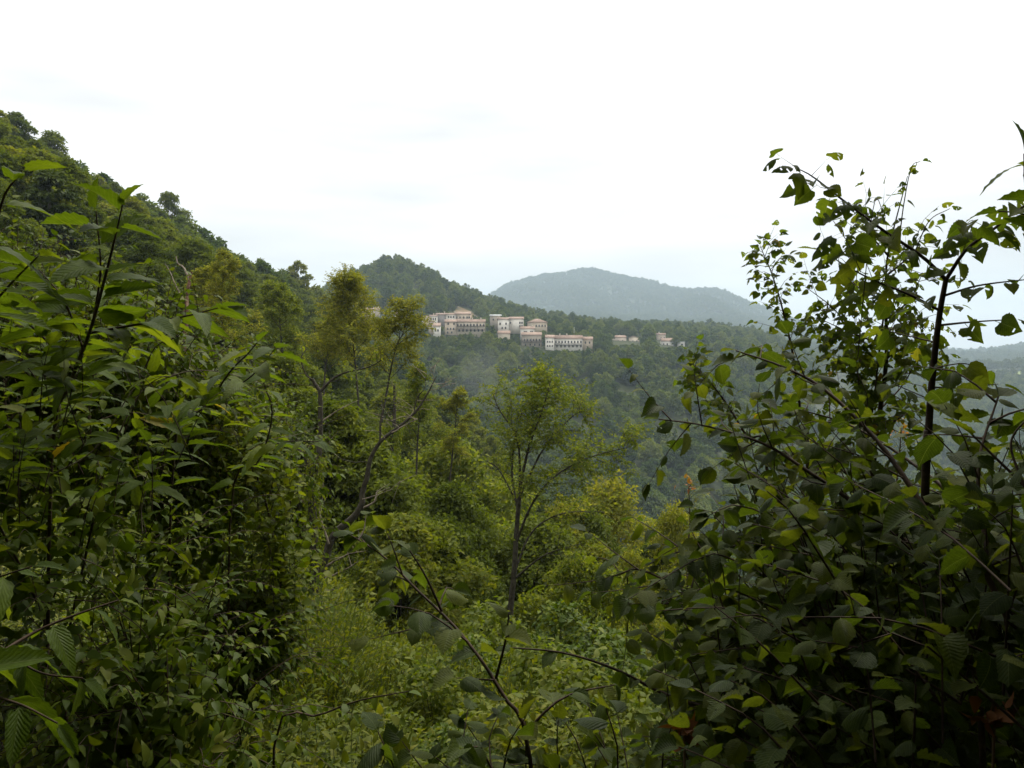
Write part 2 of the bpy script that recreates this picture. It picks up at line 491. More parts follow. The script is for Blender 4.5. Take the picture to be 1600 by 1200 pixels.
def at_ground(px, r):
    az = math.atan((px - 800.0) / FPX)
    x, y = r * math.sin(az), r * math.cos(az)
    return np.array([x, y, float(ground(x, y))])


_n_az, _n_r = 480, 260
_aa = np.radians(np.linspace(-180, 180, _n_az, endpoint=False))
_rr = np.exp(np.linspace(LN0, LN1, _n_r))
_X = np.sin(_aa)[:, None] * _rr[None]
_Y = np.cos(_aa)[:, None] * _rr[None]
_Z = ground(_X, _Y)
_V = np.vstack([np.stack([_X, _Y, _Z], -1).reshape(-1, 3), [[0, 0, 0]]])
_i = np.arange(_n_az)[:, None]
_j = np.arange(_n_r - 1)[None]
_i2 = (_i + 1) % _n_az
_F = np.stack([_i * _n_r + _j, _i * _n_r + _j + 1, _i2 * _n_r + _j + 1, _i2 * _n_r + _j], -1).reshape(-1, 4)
_cap = np.array([[len(_V) - 1, k * _n_r, ((k + 1) % _n_az) * _n_r, ((k + 1) % _n_az) * _n_r] for k in range(_n_az)])
_capt = np.array([[len(_V) - 1, ((2 * k) % _n_az) * _n_r, ((2 * k + 1) % _n_az) * _n_r, ((2 * k + 2) % _n_az) * _n_r] for k in range(_n_az // 2)])
ter = link('terrain', mesh_np('terrain', _V, np.vstack([_F, _capt]), M['soil'], smooth=True))
tag(ter, 'wooded valley ground rising to hills and a distant mountain', kind='structure')


def ground_patch(name, corners, mat, label, lift=0.35, n=14):
    """a sheet lying on the terrain between four (px, r) corners"""
    C = [at_ground(*c)[:2] for c in corners]
    V, F = [], []
    for a in range(n + 1):
        for b in range(n + 1):
            u, w = a / n, b / n
            p = C[0] * (1 - u) * (1 - w) + C[1] * u * (1 - w) + C[2] * u * w + C[3] * (1 - u) * w
            V.append((p[0], p[1], float(ground(p[0], p[1])) + lift))
    for a in range(n):
        for b in range(n):
            F.append((a * (n + 1) + b, (a + 1) * (n + 1) + b, (a + 1) * (n + 1) + b + 1, a * (n + 1) + b + 1))
    return tag(link(name, mesh_np(name, V, F, mat, smooth=True)), label, kind='structure')


PATCHES = [[(708, 600), (762, 572), (738, 634), (716, 640)]]
MEADOWS = [[(1440, 1380), (1700, 1330), (1700, 1440), (1450, 1500)]]
ground_patch('field', PATCHES[0], M['field'], 'bare brown sloping field above the village houses')
for c in MEADOWS:
    ground_patch('meadow', c, M['meadow'], 'pale hazy meadow strip on the far slope')

# ------------------------------------------------------------------ village
M['plaster'] = {}
for nm, c in (('white', (0.62, 0.59, 0.53)), ('cream', (0.50, 0.43, 0.34)), ('beige', (0.42, 0.35, 0.27)), ('pink', (0.48, 0.40, 0.33)), ('stone', (0.30, 0.26, 0.21)), ('grey', (0.24, 0.22, 0.21)), ('brown', (0.27, 0.17, 0.12))):
    M['plaster'][nm] = rough_mat('plaster_' + nm, [(0.25, tuple(0.72 * v for v in c)), (0.5, c), (0.8, tuple(min(1, 1.1 * v) for v in c))], 0.5, 6.0, 0.95, 0.2, 4.0, 0.03)
M['tiles'] = rough_mat('clay_roof_tiles', [(0.3, (0.14, 0.095, 0.072)), (0.5, (0.22, 0.155, 0.12)), (0.75, (0.31, 0.23, 0.18))], 0.7, 6.0, 0.9, 0.5, 3.0, 0.06, objvar=0.2)
M['oldtiles'] = rough_mat('weathered_roof_tiles', [(0.3, (0.15, 0.11, 0.09)), (0.7, (0.28, 0.21, 0.17))], 0.7, 6.0, 0.9, 0.5, 3.0, 0.06)
M['metalroof'] = plain_mat('pale_sheet_roof', (0.62, 0.64, 0.64), 0.5)
M['pane'] = plain_mat('dark_window_pane', (0.05, 0.05, 0.05), 0.15, 0.5)
M['frame'] = plain_mat('window_surround', (0.45, 0.40, 0.34), 0.8)
M['wood'] = plain_mat('dark_balcony_wood', (0.06, 0.04, 0.03), 0.8)
M['whitepaint'] = plain_mat('white_paint', (0.75, 0.75, 0.74), 0.5)

_wg = Geo()
_wg.box(-0.5, 0.5, -0.03, 0.02, 0, 1)
WIN_ME = _wg.build('window_pane', M['pane'])
_fg = Geo()
for b in ((-0.62, -0.5, -0.07, 0.02, -0.08, 1.08), (0.5, 0.62, -0.07, 0.02, -0.08, 1.08), (-0.5, 0.5, -0.07, 0.02, 1.0, 1.08), (-0.66, 0.66, -0.12, 0.02, -0.14, -0.08)):
    _fg.box(*b)
FRM_ME = _fg.build('window_frame', M['frame'])
RECTS = [(704, 762, 470, 492, 600)]


def house(label, px0, px1, py_eave, py_base, r, wall='white', roof='tiles', rise=None, depth=8.5, wins=(), yaw=0.0, hip=False,
          balcony=0, chimney=(0.3,), win=(0.95, 1.35), ridge='x', over=0.55, group='houses of the hill village', name='village_house'):
    """a house whose front spans px0..px1 at distance r; eaves and foot at the given pixel rows"""
    s = r * math.cos(math.atan(((px0 + px1) / 2 - 800) / FPX))
    a, b = at(px0, py_eave, s), at(px1, py_eave, s)
    zb = at((px0 + px1) / 2, py_base, s)[2]
    w, h = np.linalg.norm(b - a), a[2] - zb
    root = empty(name, ((a[0] + b[0]) / 2, (a[1] + b[1]) / 2, zb), -math.atan(((px0 + px1) / 2 - 800) / FPX) * 0.6 + math.radians(yaw))
    RECTS.append((px0 - 2, px1 + 2, py_eave - 5, py_base - 1.5, r))
    tag(root, label, 'house', group)
    hw = w / 2
    if rise is None:
        rise = min(depth, w) * 0.16 if ridge == 'x' else w * 0.17
    g = Geo()
    g.box(-hw, hw, 0, depth, -4.0, h)
    if not hip:                                    # gable triangles
        if ridge == 'x':
            for sx in (-1, 1):
                g.add([(sx * hw, 0, h), (sx * hw, depth, h), (sx * hw, depth / 2, h + rise), (sx * hw, depth / 2, h + rise)], [(0, 1, 2, 3)])
        else:
            for yy in (0, depth):
                g.add([(-hw, yy, h), (hw, yy, h), (0, yy, h + rise), (0, yy, h + rise)], [(0, 1, 2, 3)])
    link('wall', g.build('wall', M['plaster'][wall]), root)
    th = 0.22
    o = over
    g = Geo()
    if hip:
        k = min(depth / 2, hw * 0.8)
        E = [(-hw - o, -o, h), (hw + o, -o, h), (hw + o, depth + o, h), (-hw - o, depth + o, h)]
        R = [(-hw + k, depth / 2, h + rise), (hw - k, depth / 2, h + rise)]
        V = E + [(x, y, z + th) for x, y, z in E] + [(x, y, z + th) for x, y, z in R]
        g.add(V, [(0, 1, 5, 4), (1, 2, 6, 5), (2, 3, 7, 6), (3, 0, 4, 7), (4, 5, 9, 8), (6, 7, 8, 9), (5, 6, 9, 9), (7, 4, 8, 8), (3, 2, 1, 0)])
    else:
        if ridge == 'x':
            sl = rise / (depth / 2)
            prof = [(-o, h - o * sl), (depth / 2, h + rise), (depth + o, h - o * sl)]
            ends = [(-hw - o * 0.6), (hw + o * 0.6)]
            P = lambda e, q, d: (e, q[0], q[1] + d)
        else:
            sl = rise / hw
            prof = [(-hw - o, h - o * sl), (0, h + rise), (hw + o, h - o * sl)]
            ends = [-o * 0.6, depth + o * 0.6]
            P = lambda e, q, d: (q[0], e, q[1] + d)
        for q0, q1 in ((prof[0], prof[1]), (prof[1], prof[2])):
            V = [P(e, q, d) for d in (0.01, th) for e in ends for q in (q0, q1)]
            g.add(V, [(0, 1, 3, 2), (4, 6, 7, 5), (0, 2, 6, 4), (1, 5, 7, 3), (0, 4, 5, 1), (2, 3, 7, 6)])
    rf = link('roof', g.build('roof', M[roof]), root)
    for c in chimney:
        g = Geo()
        x = -hw + c * w
        g.box(x - 0.4, x + 0.4, depth * 0.42, depth * 0.42 + 0.7, h + rise * 0.4, h + rise + 1.1)
        g.box(x - 0.52, x + 0.52, depth * 0.42 - 0.1, depth * 0.42 + 0.8, h + rise + 1.1, h + rise + 1.28)
        link('chimney', g.build('chimney', M['plaster']['cream']), rf)
    for zf, xs in wins:                            # rows of windows: height fraction, x fractions
        for x in xs:
            wo = link('window', WIN_ME, root, (-hw + x * w, 0, zf * h))
            wo.scale = (win[0], 1, min(win[1], h * 0.5))
            fo = link('window_frame', FRM_ME, wo)
    for k in range(balcony):
        zz = h * (0.94 - (k + 1) * 0.84 / (balcony + 0.6))
        g = Geo()
        g.box(-hw * 0.98, hw * 0.98, -1.2, 0.0, zz, zz + 0.16)
        g.box(-hw * 0.98, hw * 0.98, -1.2, -1.12, zz + 0.95, zz + 1.05)
        nb = max(6, int(w / 0.3))
        for i in range(nb):
            x = -hw * 0.97 + i * (1.94 * hw / (nb - 1))
            g.box(x - 0.04, x + 0.04, -1.18, -1.14, zz + 0.16, zz + 0.95)
        for i in range(5):
            x = -hw * 0.95 + i * (1.9 * hw / 4)
            g.box(x - 0.09, x + 0.09, -1.16, -1.0, zz + 0.16, min(h - 0.05, zz + 2.6))
        link('balcony', g.build('balcony', M['wood']), root)
    return root


def lin(a, b, n):
    return [a + (b - a) * i / (n - 1) for i in range(n)]


house('small red roofed house at the left end of the village cluster', 660, 671, 495.5, 507, 520, 'pink', wins=[(.55, (.3, .7))], chimney=())
house('narrow white house with three small windows in a row', 671, 683, 494, 504, 522, 'white', 'oldtiles', wins=[(.4, (.22, .5, .78))], win=(.8, 1.4), chimney=(.5,))
house('dark grey walled house under a big weathered roof behind the cluster', 681, 696.5, 491.5, 503, 530, 'grey', 'oldtiles', depth=12, chimney=(.85,))
house('white fronted house with two rows of windows below long roof', 696.5, 712, 491.5, 503, 530, 'white', depth=12, wins=[(.55, (.28, .52, .78)), (.1, (.28, .52, .82))], chimney=(.9,))
house('beige house with dark loggia openings at its right end', 712, 735, 490.8, 503, 530, 'beige', depth=11, wins=[(.45, (.08, .3, .55, .78, .92))], chimney=())
house('plain beige three storey house with a row of small dark windows', 695, 713, 503, 523, 505, 'beige', wins=[(.78, (.3, .8)), (.38, (.25, .5, .76)), (.1, (.25, .6))], chimney=(), rise=1.6)
house('long low house with two tiers of dark wooden balconies', 713, 758, 503.2, 521, 505, 'cream', wins=[(.62, lin(.05, .95, 9)), (.16, lin(.1, .9, 7))], balcony=2, chimney=(.55, .85), rise=1.8, win=(1.0, 1.6))
house('low white house in front with red roof below the cluster', 677, 688, 509.5, 524, 496, 'white', wins=[(.42, (.3, .68))], chimney=(), rise=2.0)
house('tall pinkish white house wedged behind the low white house', 670, 678, 502.5, 519, 506, 'pink', wins=[(.6, (.5,))], chimney=())
house('house with a pale flat sheet roof beside dark cypress', 765.5, 783, 493, 507, 530, 'stone', 'metalroof', rise=.5, wins=[(.45, (.3, .7))], chimney=())
house('tall white house with few windows in the middle cluster', 778, 795, 498.8, 516, 512, 'white', wins=[(.5, (.2, .75)), (.12, (.4, .7))], chimney=(.1,))
house('long white wing with windows beside the tall white house', 795.5, 818, 498.2, 512, 515, 'white', wins=[(.45, (.1, .75, .9)), (.05, (.75, .9))], chimney=())
house('low shed with red roof below the tall white house', 778, 797, 521, 527, 500, 'cream', rise=1.7, chimney=())
house('square beige house under a hipped roof standing alone', 824, 855, 504, 517, 540, 'beige', hip=True, rise=2.6, depth=12, wins=[(.5, (.45, .6, .75, .9))], chimney=(), name='village_house')
house('white upper house with two pairs of windows above a balcony wing', 813, 835, 513.6, 524, 510, 'white', wins=[(.35, (.3, .42, .75, .86))], chimney=(.85,), rise=1.5)
house('balcony wing with red roof below the white upper house', 815, 846, 523.4, 542, 497, 'stone', wins=[(.5, lin(.15, .9, 6)), (.1, lin(.2, .9, 4))], balcony=1, chimney=(), rise=1.7)
house('bright white end house with two rows of three windows', 852.5, 866, 527.5, 548, 490, 'white', wins=[(.62, (.22, .5, .78)), (.3, (.22, .5, .78))], chimney=(), win=(.75, 1.1), rise=1.6)
house('long white terraced row with balconies and red roof', 866, 910, 529, 546, 492, 'white', wins=[(.6, lin(.06, .95, 9)), (.2, lin(.1, .95, 7))], balcony=1, chimney=(.2, .45), rise=2.0, win=(.9, 1.3))
house('beige right end house of the long terraced row', 910, 926, 530.5, 542, 495, 'beige', wins=[(.45, (.3, .7))], chimney=(), rise=1.7)
house('pinkish stone house with gable, leftmost of the outlying houses', 959, 979, 527, 539, 610, 'pink', wins=[(.4, (.35, .7))], chimney=(), yaw=14)
house('cream gabled house, second of the outlying houses', 983.5, 999, 528, 540, 612, 'cream', ridge='y', wins=[(.45, (.35, .75)), (.08, (.6,))], chimney=())
house('two storey outlying house with aerial behind a dense tree', 1026, 1040, 523, 536, 640, 'pink', wins=[(.5, (.5, .85))], chimney=(.3,))
house('low outlying house with bright red roof', 1033.5, 1052, 533, 542, 600, 'white', rise=2.2, wins=[(.3, (.2, .5))], chimney=())
house('tiny white flat roofed shed, rightmost of the outlying houses', 1059, 1070, 535, 541, 600, 'white', 'metalroof', rise=.3, wins=[(.25, (.6,))], win=(1.6, 1.2), chimney=())
house('old stone house seen through the yellow tree', 565, 593, 484, 502, 560, 'stone', wins=[(.55, (.2, .45, .7)), (.15, (.3, .6))], chimney=(.9,), depth=10)
house('low white house half hidden behind the yellow tree', 617, 638, 491, 502, 545, 'white', 'oldtiles', wins=[(.4, (.3, .7))], chimney=(.2,))

_p = at(897, 526, 512)
g = Geo()
g.tube([_p, _p + [0, 0, 3], _p + [0, 0, 6.4]], [0.16, 0.13, 0.08], 8)
g.box(_p[0] - .3, _p[0] + .3, _p[1] - .3, _p[1] + .3, _p[2] - 6, _p[2])
tag(link('flagpole', g.build('flagpole', M['whitepaint'])), 'thin white pole rising behind the long terraced row', 'pole')
# ------------------------------------------------------------------ leaves and trees
# leaf templates: x across, y along from the stalk, z up; (V, F, UV)
def _diamond(w=0.55, fold=0.12, droop=0.15):
    V = [(0, 0, 0), (-w / 2, 0.45, fold), (0, 1, -droop), (w / 2, 0.45, fold)]
    return np.array(V), np.array([(0, 2, 1), (0, 3, 2)]), np.array([(0.5, 0), (0, .45), (0.5, 1), (1, .45)])


def _blade(widths, fold=0.18, droop=0.25, serr=0.0, crinkle=0.0, stalk=0.0, seed=0, cols=1, twist=0.0, curl=0.0, bite=0.0, holes=()):
    """leaf blade: half widths given along the length, serrated rim, folded at the midrib"""
    rs = np.random.default_rng(seed)
    n = len(widths)
    V, UV, F = [], [], []
    ys = np.linspace(0, 1, n)
    L = [(-1 + c / cols) for c in range(cols)] + [0] + [(c + 1) / cols for c in range(cols)]
    for i, (y, w) in enumerate(zip(ys, widths)):
        for q in L:
            ww = w * (1 + (serr if i % 2 else -serr) * (abs(q) == 1)) * (1 + 0.025 * rs.standard_normal() * (abs(q) == 1))
            if bite and abs(y - 0.55) < 0.22 and q > 0:
                ww *= 1 - bite
            x = q * ww
            z = fold * abs(x) - droop * y * y + crinkle * math.sin(i * math.pi) + crinkle * (1 if i % 2 else -1) * (abs(q) > 0.2) * (1 - abs(y - .5))
            z += twist * x * y - curl * abs(x) ** 2 * 2
            yy = stalk + (1 - stalk) * (y + serr * 0.25 * (abs(q) == 1) * (i % 2)) - 0.10 * (1 - y) * (abs(q) == 1) * (w > 0.1)
            V.append((x * (1 - stalk), yy, z))
            UV.append((0.5 + q * w / (2 * max(widths)), y))
    m = len(L)
    for i in range(n - 1):
        for c in range(m - 1):
            if (i, c) in holes:
                continue
            a, b, d, e = i * m + c, i * m + c + 1, (i + 1) * m + c + 1, (i + 1) * m + c
            F += [(a, b, d), (a, d, e)]
    if stalk > 0:
        k = len(V)
        t = 0.009
        V += [(-t, 0, 0), (t, 0, 0), (t, stalk + .04, 0.002), (-t, stalk + .04, 0.002)]
        UV += [(0.5, 0.0)] * 4
        F += [(k, k + 1, k + 2), (k, k + 2, k + 3)]
    return np.array(V), np.array(F), np.array(UV)


W_HAZEL = [0.02, 0.20, 0.30, 0.365, 0.41, 0.44, 0.46, 0.468, 0.465, 0.45, 0.42, 0.375, 0.315, 0.24, 0.15, 0.07, 0.008]
W_LIME = [0.03, 0.24, 0.345, 0.41, 0.445, 0.46, 0.462, 0.455, 0.44, 0.415, 0.38, 0.34, 0.29, 0.235, 0.17, 0.105, 0.05, 0.008]
W_CHEST = [0.005, 0.09, 0.145, 0.175, 0.195, 0.2, 0.2, 0.19, 0.175, 0.155, 0.125, 0.09, 0.045, 0.003]
W_OVATE = [0.02, 0.25, 0.27, 0.15, 0.0]
TPL = {
    'diamond': [_diamond(0.55), _diamond(0.7, 0.2, 0.3)],
    'narrow': [_diamond(0.22, 0.04, 0.25)],
    'ovate': [_blade(W_OVATE, 0.35, 0.3, 0.0, 0.0, 0.0, 1), _blade(W_OVATE, 0.1, 0.5, 0.0, 0.0, 0.0, 2, twist=.3)],
    'round': [_blade([0.03, 0.36, 0.46, 0.44, 0.3, 0.01], 0.3, 0.3, 0.06, 0.0, 0.12, 3), _blade([0.03, 0.36, 0.46, 0.42, 0.28, 0.01], 0.05, 0.5, 0.06, 0, 0.12, 4, twist=.4)],
    'lance': [_blade([0.005, 0.11, 0.155, 0.16, 0.13, 0.07, 0.0], 0.3, 0.35, 0.05, 0, 0.04, 5)],
    'hazel': [_blade(W_HAZEL, f, d, 0.05, 0.013, 0.10, s, 2, t, c, b, h) for s, f, d, t, c, b, h in ((1, .25, .25, 0, .1, 0, ()), (2, .05, .45, .25, .15, 0, ()), (3, .4, .15, -.2, 0, .35, ((6, 1),)), (4, -.1, .5, .1, .25, 0, ()), (5, .3, .35, -.3, .1, 0, ((9, 0), (4, 3))), (6, .7, .1, .3, 0, 0, ()), (7, -.3, .7, -.4, .4, 0, ()), (8, .1, .0, .6, .2, .5, ((10, 2),)), (9, .5, .6, .0, -.2, 0, ()))],
    'lime': [_blade(W_LIME, f, d, 0.03, 0.008, 0.26, s, 2, t, c, b, h) for s, f, d, t, c, b, h in ((1, .25, .2, 0, .1, 0, ()), (2, .0, .4, .3, .2, .45, ((5, 0), (9, 1))), (3, .5, .2, -.3, 0, 0, ((8, 3), (9, 3), (4, 1))), (4, -.15, .5, .2, .3, .3, ((7, 0), (8, 0))), (5, .2, .1, -.4, .1, 0, ((11, 2),)))],
    'chestnut': [_blade(W_CHEST, f, d, 0.055, 0.006, 0.05, s, 2, t, 0, 0) for s, f, d, t in ((1, .5, .25, 0), (2, .3, .45, .4), (3, .6, .1, -.3), (4, .2, .6, .2))],
}


def leaf_geo(tpls, P, D, N, S, rnd, which=None):
    """instances the templates at positions P along D with normals N, sizes S -> V, F, UV, face rnd"""
    P, D, N = np.asarray(P, float), nrmz(D), np.asarray(N, float)
    N = nrmz(N - (N * D).sum(1, keepdims=True) * D)
    X = np.cross(D, N)
    S = np.asarray(S, float)
    if which is None:
        which = (np.arange(len(P)) * 7919) % len(tpls)
    Vs, Fs, Us, Rs, off = [], [], [], [], 0
    for k, (tv, tf, tu) in enumerate(tpls):
        q = np.where(which == k)[0]
        if not len(q):
            continue
        V = P[q, None] + S[q, None, None] * (tv[None, :, 0:1] * X[q, None] + tv[None, :, 1:2] * D[q, None] + tv[None, :, 2:3] * N[q, None])
        Vs.append(V.reshape(-1, 3))
        Fs.append((tf[None] + (np.arange(len(q)) * len(tv))[:, None, None] + off).reshape(-1, 3))
        Us.append(np.tile(tu, (len(q), 1)))
        Rs.append(np.repeat(np.asarray(rnd)[q], len(tf)))
        off += len(q) * len(tv)
    return np.concatenate(Vs), np.concatenate(Fs), np.concatenate(Us), np.concatenate(Rs)


def leaf_mesh(name, tpl, P, D, N, S, rnd, mat):
    V, F, U, R = leaf_geo(TPL[tpl], P, D, N, S, rnd)
    return mesh_np(name, V, F, mat, uv=U, rnd=R)


def rdir(rs, n):
    return nrmz(rs.standard_normal((n, 3)))


def lobed_crown(rs, H, rad, base, nl, nleaf, size, flat=0.75, top=1.0, gap=0.0, leafdroop=0.3):
    """leaf clumps on lobes that fill an uneven crown. returns P, D, N, S, rnd, lobe centres"""
    C, LR = [], []
    for i in range(nl):
        t = (i + 0.5) / nl
        z = base + (H - base) * (0.12 + 0.80 * t)
        k = math.sin(min(1, (t * 0.85 + 0.18)) * math.pi) ** 0.7
        a = i * 2.4 + rs.uniform(-.5, .5)
        rr = rad * k * rs.uniform(0.35, 0.80) * (0.2 if t > 0.93 else 1)
        C.append((rr * math.cos(a), rr * math.sin(a), z))
        LR.append(rad * rs.uniform(0.30, 0.52) * (1 - 0.35 * t * top))
    C, LR = np.array(C), np.array(LR)
    w = LR ** 2
    idx = rs.choice(nl, nleaf, p=w / w.sum())
    d = rdir(rs, nleaf)
    d[:, 2] = np.where(d[:, 2] < -0.35, -d[:, 2], d[:, 2])
    bumps = 1 + 0.16 * np.sin(d[:, 0] * 7 + idx) * np.sin(d[:, 1] * 6 + 2 * idx) + 0.12 * np.sin(d[:, 2] * 11 + idx)
    rr = LR[idx] * np.sqrt(rs.uniform(0.3, 1.0, nleaf)) * bumps
    P = C[idx] + d * rr[:, None] * np.array([1, 1, flat])
    D = nrmz(d * 0.6 + rdir(rs, nleaf) * 0.8 + np.array([0, 0, -leafdroop]))
    N = nrmz(d * 0.6 + np.array([0, 0, 0.75]) + rdir(rs, nleaf) * 0.55)
    S = size * rs.uniform(0.6, 1.3, nleaf)
    rnd = np.clip(0.5 + 0.22 * rs.standard_normal(nleaf) + 0.12 * np.sin(idx * 1.7), 0, 1)
    return P, D, N, S, rnd, C


def trunk_geo(rs, H, base, C, r0, lean=0.04, sides=6):
    g = Geo()
    top = np.array([rs.uniform(-lean, lean) * H, rs.uniform(-lean, lean) * H, H * 0.86])
    ctl = [np.array([0, 0, -0.8]), np.array([0, 0, 0]) + rs.normal(0, .02, 3), top * 0.5 + rs.normal(0, .02 * H, 3) * [1, 1, 0], top]
    pts = spline(ctl, 9)
    g.tube(pts, np.linspace(r0, r0 * 0.15, 9), sides)
    for c in C:
        t = np.clip((c[2] * 0.62) / top[2], 0.2, 0.95)
        b = pts[int(t * 8)]
        m = (b + c) / 2 + [0, 0, 0.06 * H] * np.array(1.0)
        g.tube(spline([b, m, c], 5), np.linspace(r0 * 0.4, r0 * 0.08, 5), 4)
    return g


def conifer_crown(rs, H, rad, nleaf, size):
    t = rs.uniform(0.12, 1, nleaf) ** 0.8
    lay = np.floor(t * 13) / 13
    a = rs.uniform(0, 2 * math.pi, nleaf)
    R = rad * (1.04 - t) * (0.6 + 0.5 * np.abs(np.sin(a * 3 + lay * 40))) * rs.uniform(.25, 1.0, nleaf)
    P = np.stack([R * np.cos(a), R * np.sin(a), H * t - R * 0.25], -1)
    D = nrmz(np.stack([np.cos(a), np.sin(a), -0.35 * np.ones(nleaf)], -1) + 0.4 * rdir(rs, nleaf))
    N = nrmz(np.array([0, 0, 1.0]) + 0.5 * rdir(rs, nleaf))
    return P, D, N, size * rs.uniform(.6, 1.2, nleaf), rs.uniform(0, 1, nleaf)


# ---- far trees, only as members of the wooded slopes that read as one mass
PROTO = bpy.data.collections.new('forest_tree_kinds')


def far_proto(i, H, rad, nl, nleaf, size, mat, flat=.8, conifer=False):
    rs = np.random.default_rng(100 + i)
    if conifer:
        P, D, N, S, R = conifer_crown(rs, H, rad, nleaf, size)
    else:
        P, D, N, S, R, C = lobed_crown(rs, H, rad, H * 0.12, nl, nleaf, size, flat)
    o = bpy.data.objects.new('far_tree_%02d' % i, leaf_mesh('far_tree', 'diamond', P, D, N, S, R, mat))
    PROTO.objects.link(o)


for i, (H, rad, nl, nleaf, size) in enumerate(((11, 4.6, 11, 950, 1.0), (9, 4.2, 9, 850, 1.0), (13, 4.8, 14, 1100, 1.0), (8, 4.6, 8, 850, 1.0), (12, 3.8, 12, 900, .95), (10, 5.2, 13, 1100, 1.05))):
    far_proto(i, H, rad, nl, nleaf, size, M['forest'])
far_proto(6, 15, 2.9, 0, 900, 1.0, M['pine'], conifer=True)
far_proto(7, 12, 2.0, 7, 700, .9, M['forest'])
for i, (H, rad, nl) in enumerate(((10, 4.6, 10), (9, 5.2, 9), (12, 4.2, 12))):
    far_proto(8 + i, H, rad, nl, 500, 1.6, M['mountain'])


def scatter(name, label, P, rot, scl, idx, coll, loc=(0, 0, 0), tilt=None):
    me = bpy.data.meshes.new(name)
    me.vertices.add(len(P))
    me.vertices.foreach_set('co', np.asarray(P, np.float32).ravel())
    for nm, ty, arr in (('rot', 'FLOAT', rot), ('scl', 'FLOAT', scl), ('idx', 'INT', idx)):
        a = me.attributes.new(nm, ty, 'POINT')
        a.data.foreach_set('value', np.asarray(arr, np.int32 if ty == 'INT' else np.float32))
    o = link(name, me)
    ng = bpy.data.node_groups.new(name + '_nodes', 'GeometryNodeTree')
    ng.interface.new_socket('Geometry', in_out='INPUT', socket_type='NodeSocketGeometry')
    ng.interface.new_socket('Geometry', in_out='OUTPUT', socket_type='NodeSocketGeometry')
    gi, go = ng.nodes.new('NodeGroupInput'), ng.nodes.new('NodeGroupOutput')
    ci = ng.nodes.new('GeometryNodeCollectionInfo')
    ci.inputs['Collection'].default_value = coll
    ci.inputs['Separate Children'].default_value = True
    ci.inputs['Reset Children'].default_value = True
    ip = ng.nodes.new('GeometryNodeInstanceOnPoints')
    ip.inputs['Pick Instance'].default_value = True

    def named(nm, ty):
        n = ng.nodes.new('GeometryNodeInputNamedAttribute')
        n.data_type = ty
        n.inputs['Name'].default_value = nm
        return n.outputs[0]
    cx = ng.nodes.new('ShaderNodeCombineXYZ')
    ng.links.new(named('rot', 'FLOAT'), cx.inputs['Z'])
    ng.links.new(gi.outputs[0], ip.inputs['Points'])
    ng.links.new(ci.outputs[0], ip.inputs['Instance'])
    ng.links.new(named('idx', 'INT'), ip.inputs['Instance Index'])
    ng.links.new(cx.outputs[0], ip.inputs['Rotation'])
    ng.links.new(named('scl', 'FLOAT'), ip.inputs['Scale'])
    ng.links.new(ip.outputs[0], go.inputs[0])
    md = o.modifiers.new('scatter', 'NODES')
    md.node_group = ng
    return tag(o, label, kind='stuff')


def polar_points(rs, az0, az1, r0, r1, spacing):
    """jittered points over a sector, about one per spacing squared"""
    n = int(0.5 * (r1 * r1 - r0 * r0) * math.radians(az1 - az0) / spacing ** 2)
    r = np.sqrt(rs.uniform(r0 * r0, r1 * r1, n))
    a = np.radians(rs.uniform(az0, az1, n))
    x, y = r * np.sin(a), r * np.cos(a)
    key = np.floor(x / (spacing * .85)).astype(int) * 100003 + np.floor(y / (spacing * .85)).astype(int)
    _, k = np.unique(key, return_index=True)
    return x[k], y[k]


def in_poly(px, r, poly):
    """point-in-quad test in (px, r) space"""
    ins = np.zeros(len(px), bool)
    n = len(poly)
    for i in range(n):
        (x1, y1), (x2, y2) = poly[i], poly[(i + 1) % n]
        c = ((y1 > r) != (y2 > r)) & (px < (x2 - x1) * (r - y1) / (y2 - y1 + 1e-9) + x1)
        ins ^= c
    return ins


def free_of_village(x, y, z, h, rad):
    """trees do not stand in houses nor hide the fronts that the photograph shows"""
    top, _, _ = np.broadcast_arrays(z + h, x, y)
    px, pt, s = project(np.stack([x, y, z + h], -1))
    _, pb, _ = project(np.stack([x, y, z], -1))
    r = np.hypot(x, y)
    wpx = rad / s * FPX * 0.8
    ok = np.ones(len(x), bool)
    for a, b, t, bs, hr in RECTS:
        ov = (px + wpx > a) & (px - wpx < b)
        ok &= ~(ov & (r < hr) & (pt < bs) & (pb > t))
        ok &= ~(ov & (np.abs(r - hr - 5) < 9) & (hr != 600))
    return ok


rs = np.random.default_rng(5)
FP, FR, FS, FI = [], [], [], []


def plant_far(az0, az1, r0, r1, sp, smul, kinds):
    x, y = polar_points(rs, az0, az1, r0, r1, sp)
    z = ground(x, y)
    n = len(x)
    s = smul * rs.uniform(0.65, 1.2, n)
    ok = np.zeros(n, bool)
    for f in (1.0, .7, .5, .34, .22, .13):          # lower growth where a full tree would stand before a house front
        t = free_of_village(x, y, z, 10.5 * s * f, 4.0 * s * f) & ~ok
        if f < 1:
            s = np.where(t, s * f, s)
        ok |= t
    px, py, _ = project(np.stack([x, y, z], -1))
    r = np.hypot(x, y)
    for p in PATCHES + MEADOWS:
        ok &= ~in_poly(px, r, p)
    ok &= rs.uniform(0, 1, n) < 0.97
    k = rs.choice(kinds, n)
    FP.append(np.stack([x, y, z - 0.4], -1)[ok])
    FR.append(rs.uniform(0, 6.28, n)[ok])
    FS.append(s[ok])
    FI.append(k[ok])


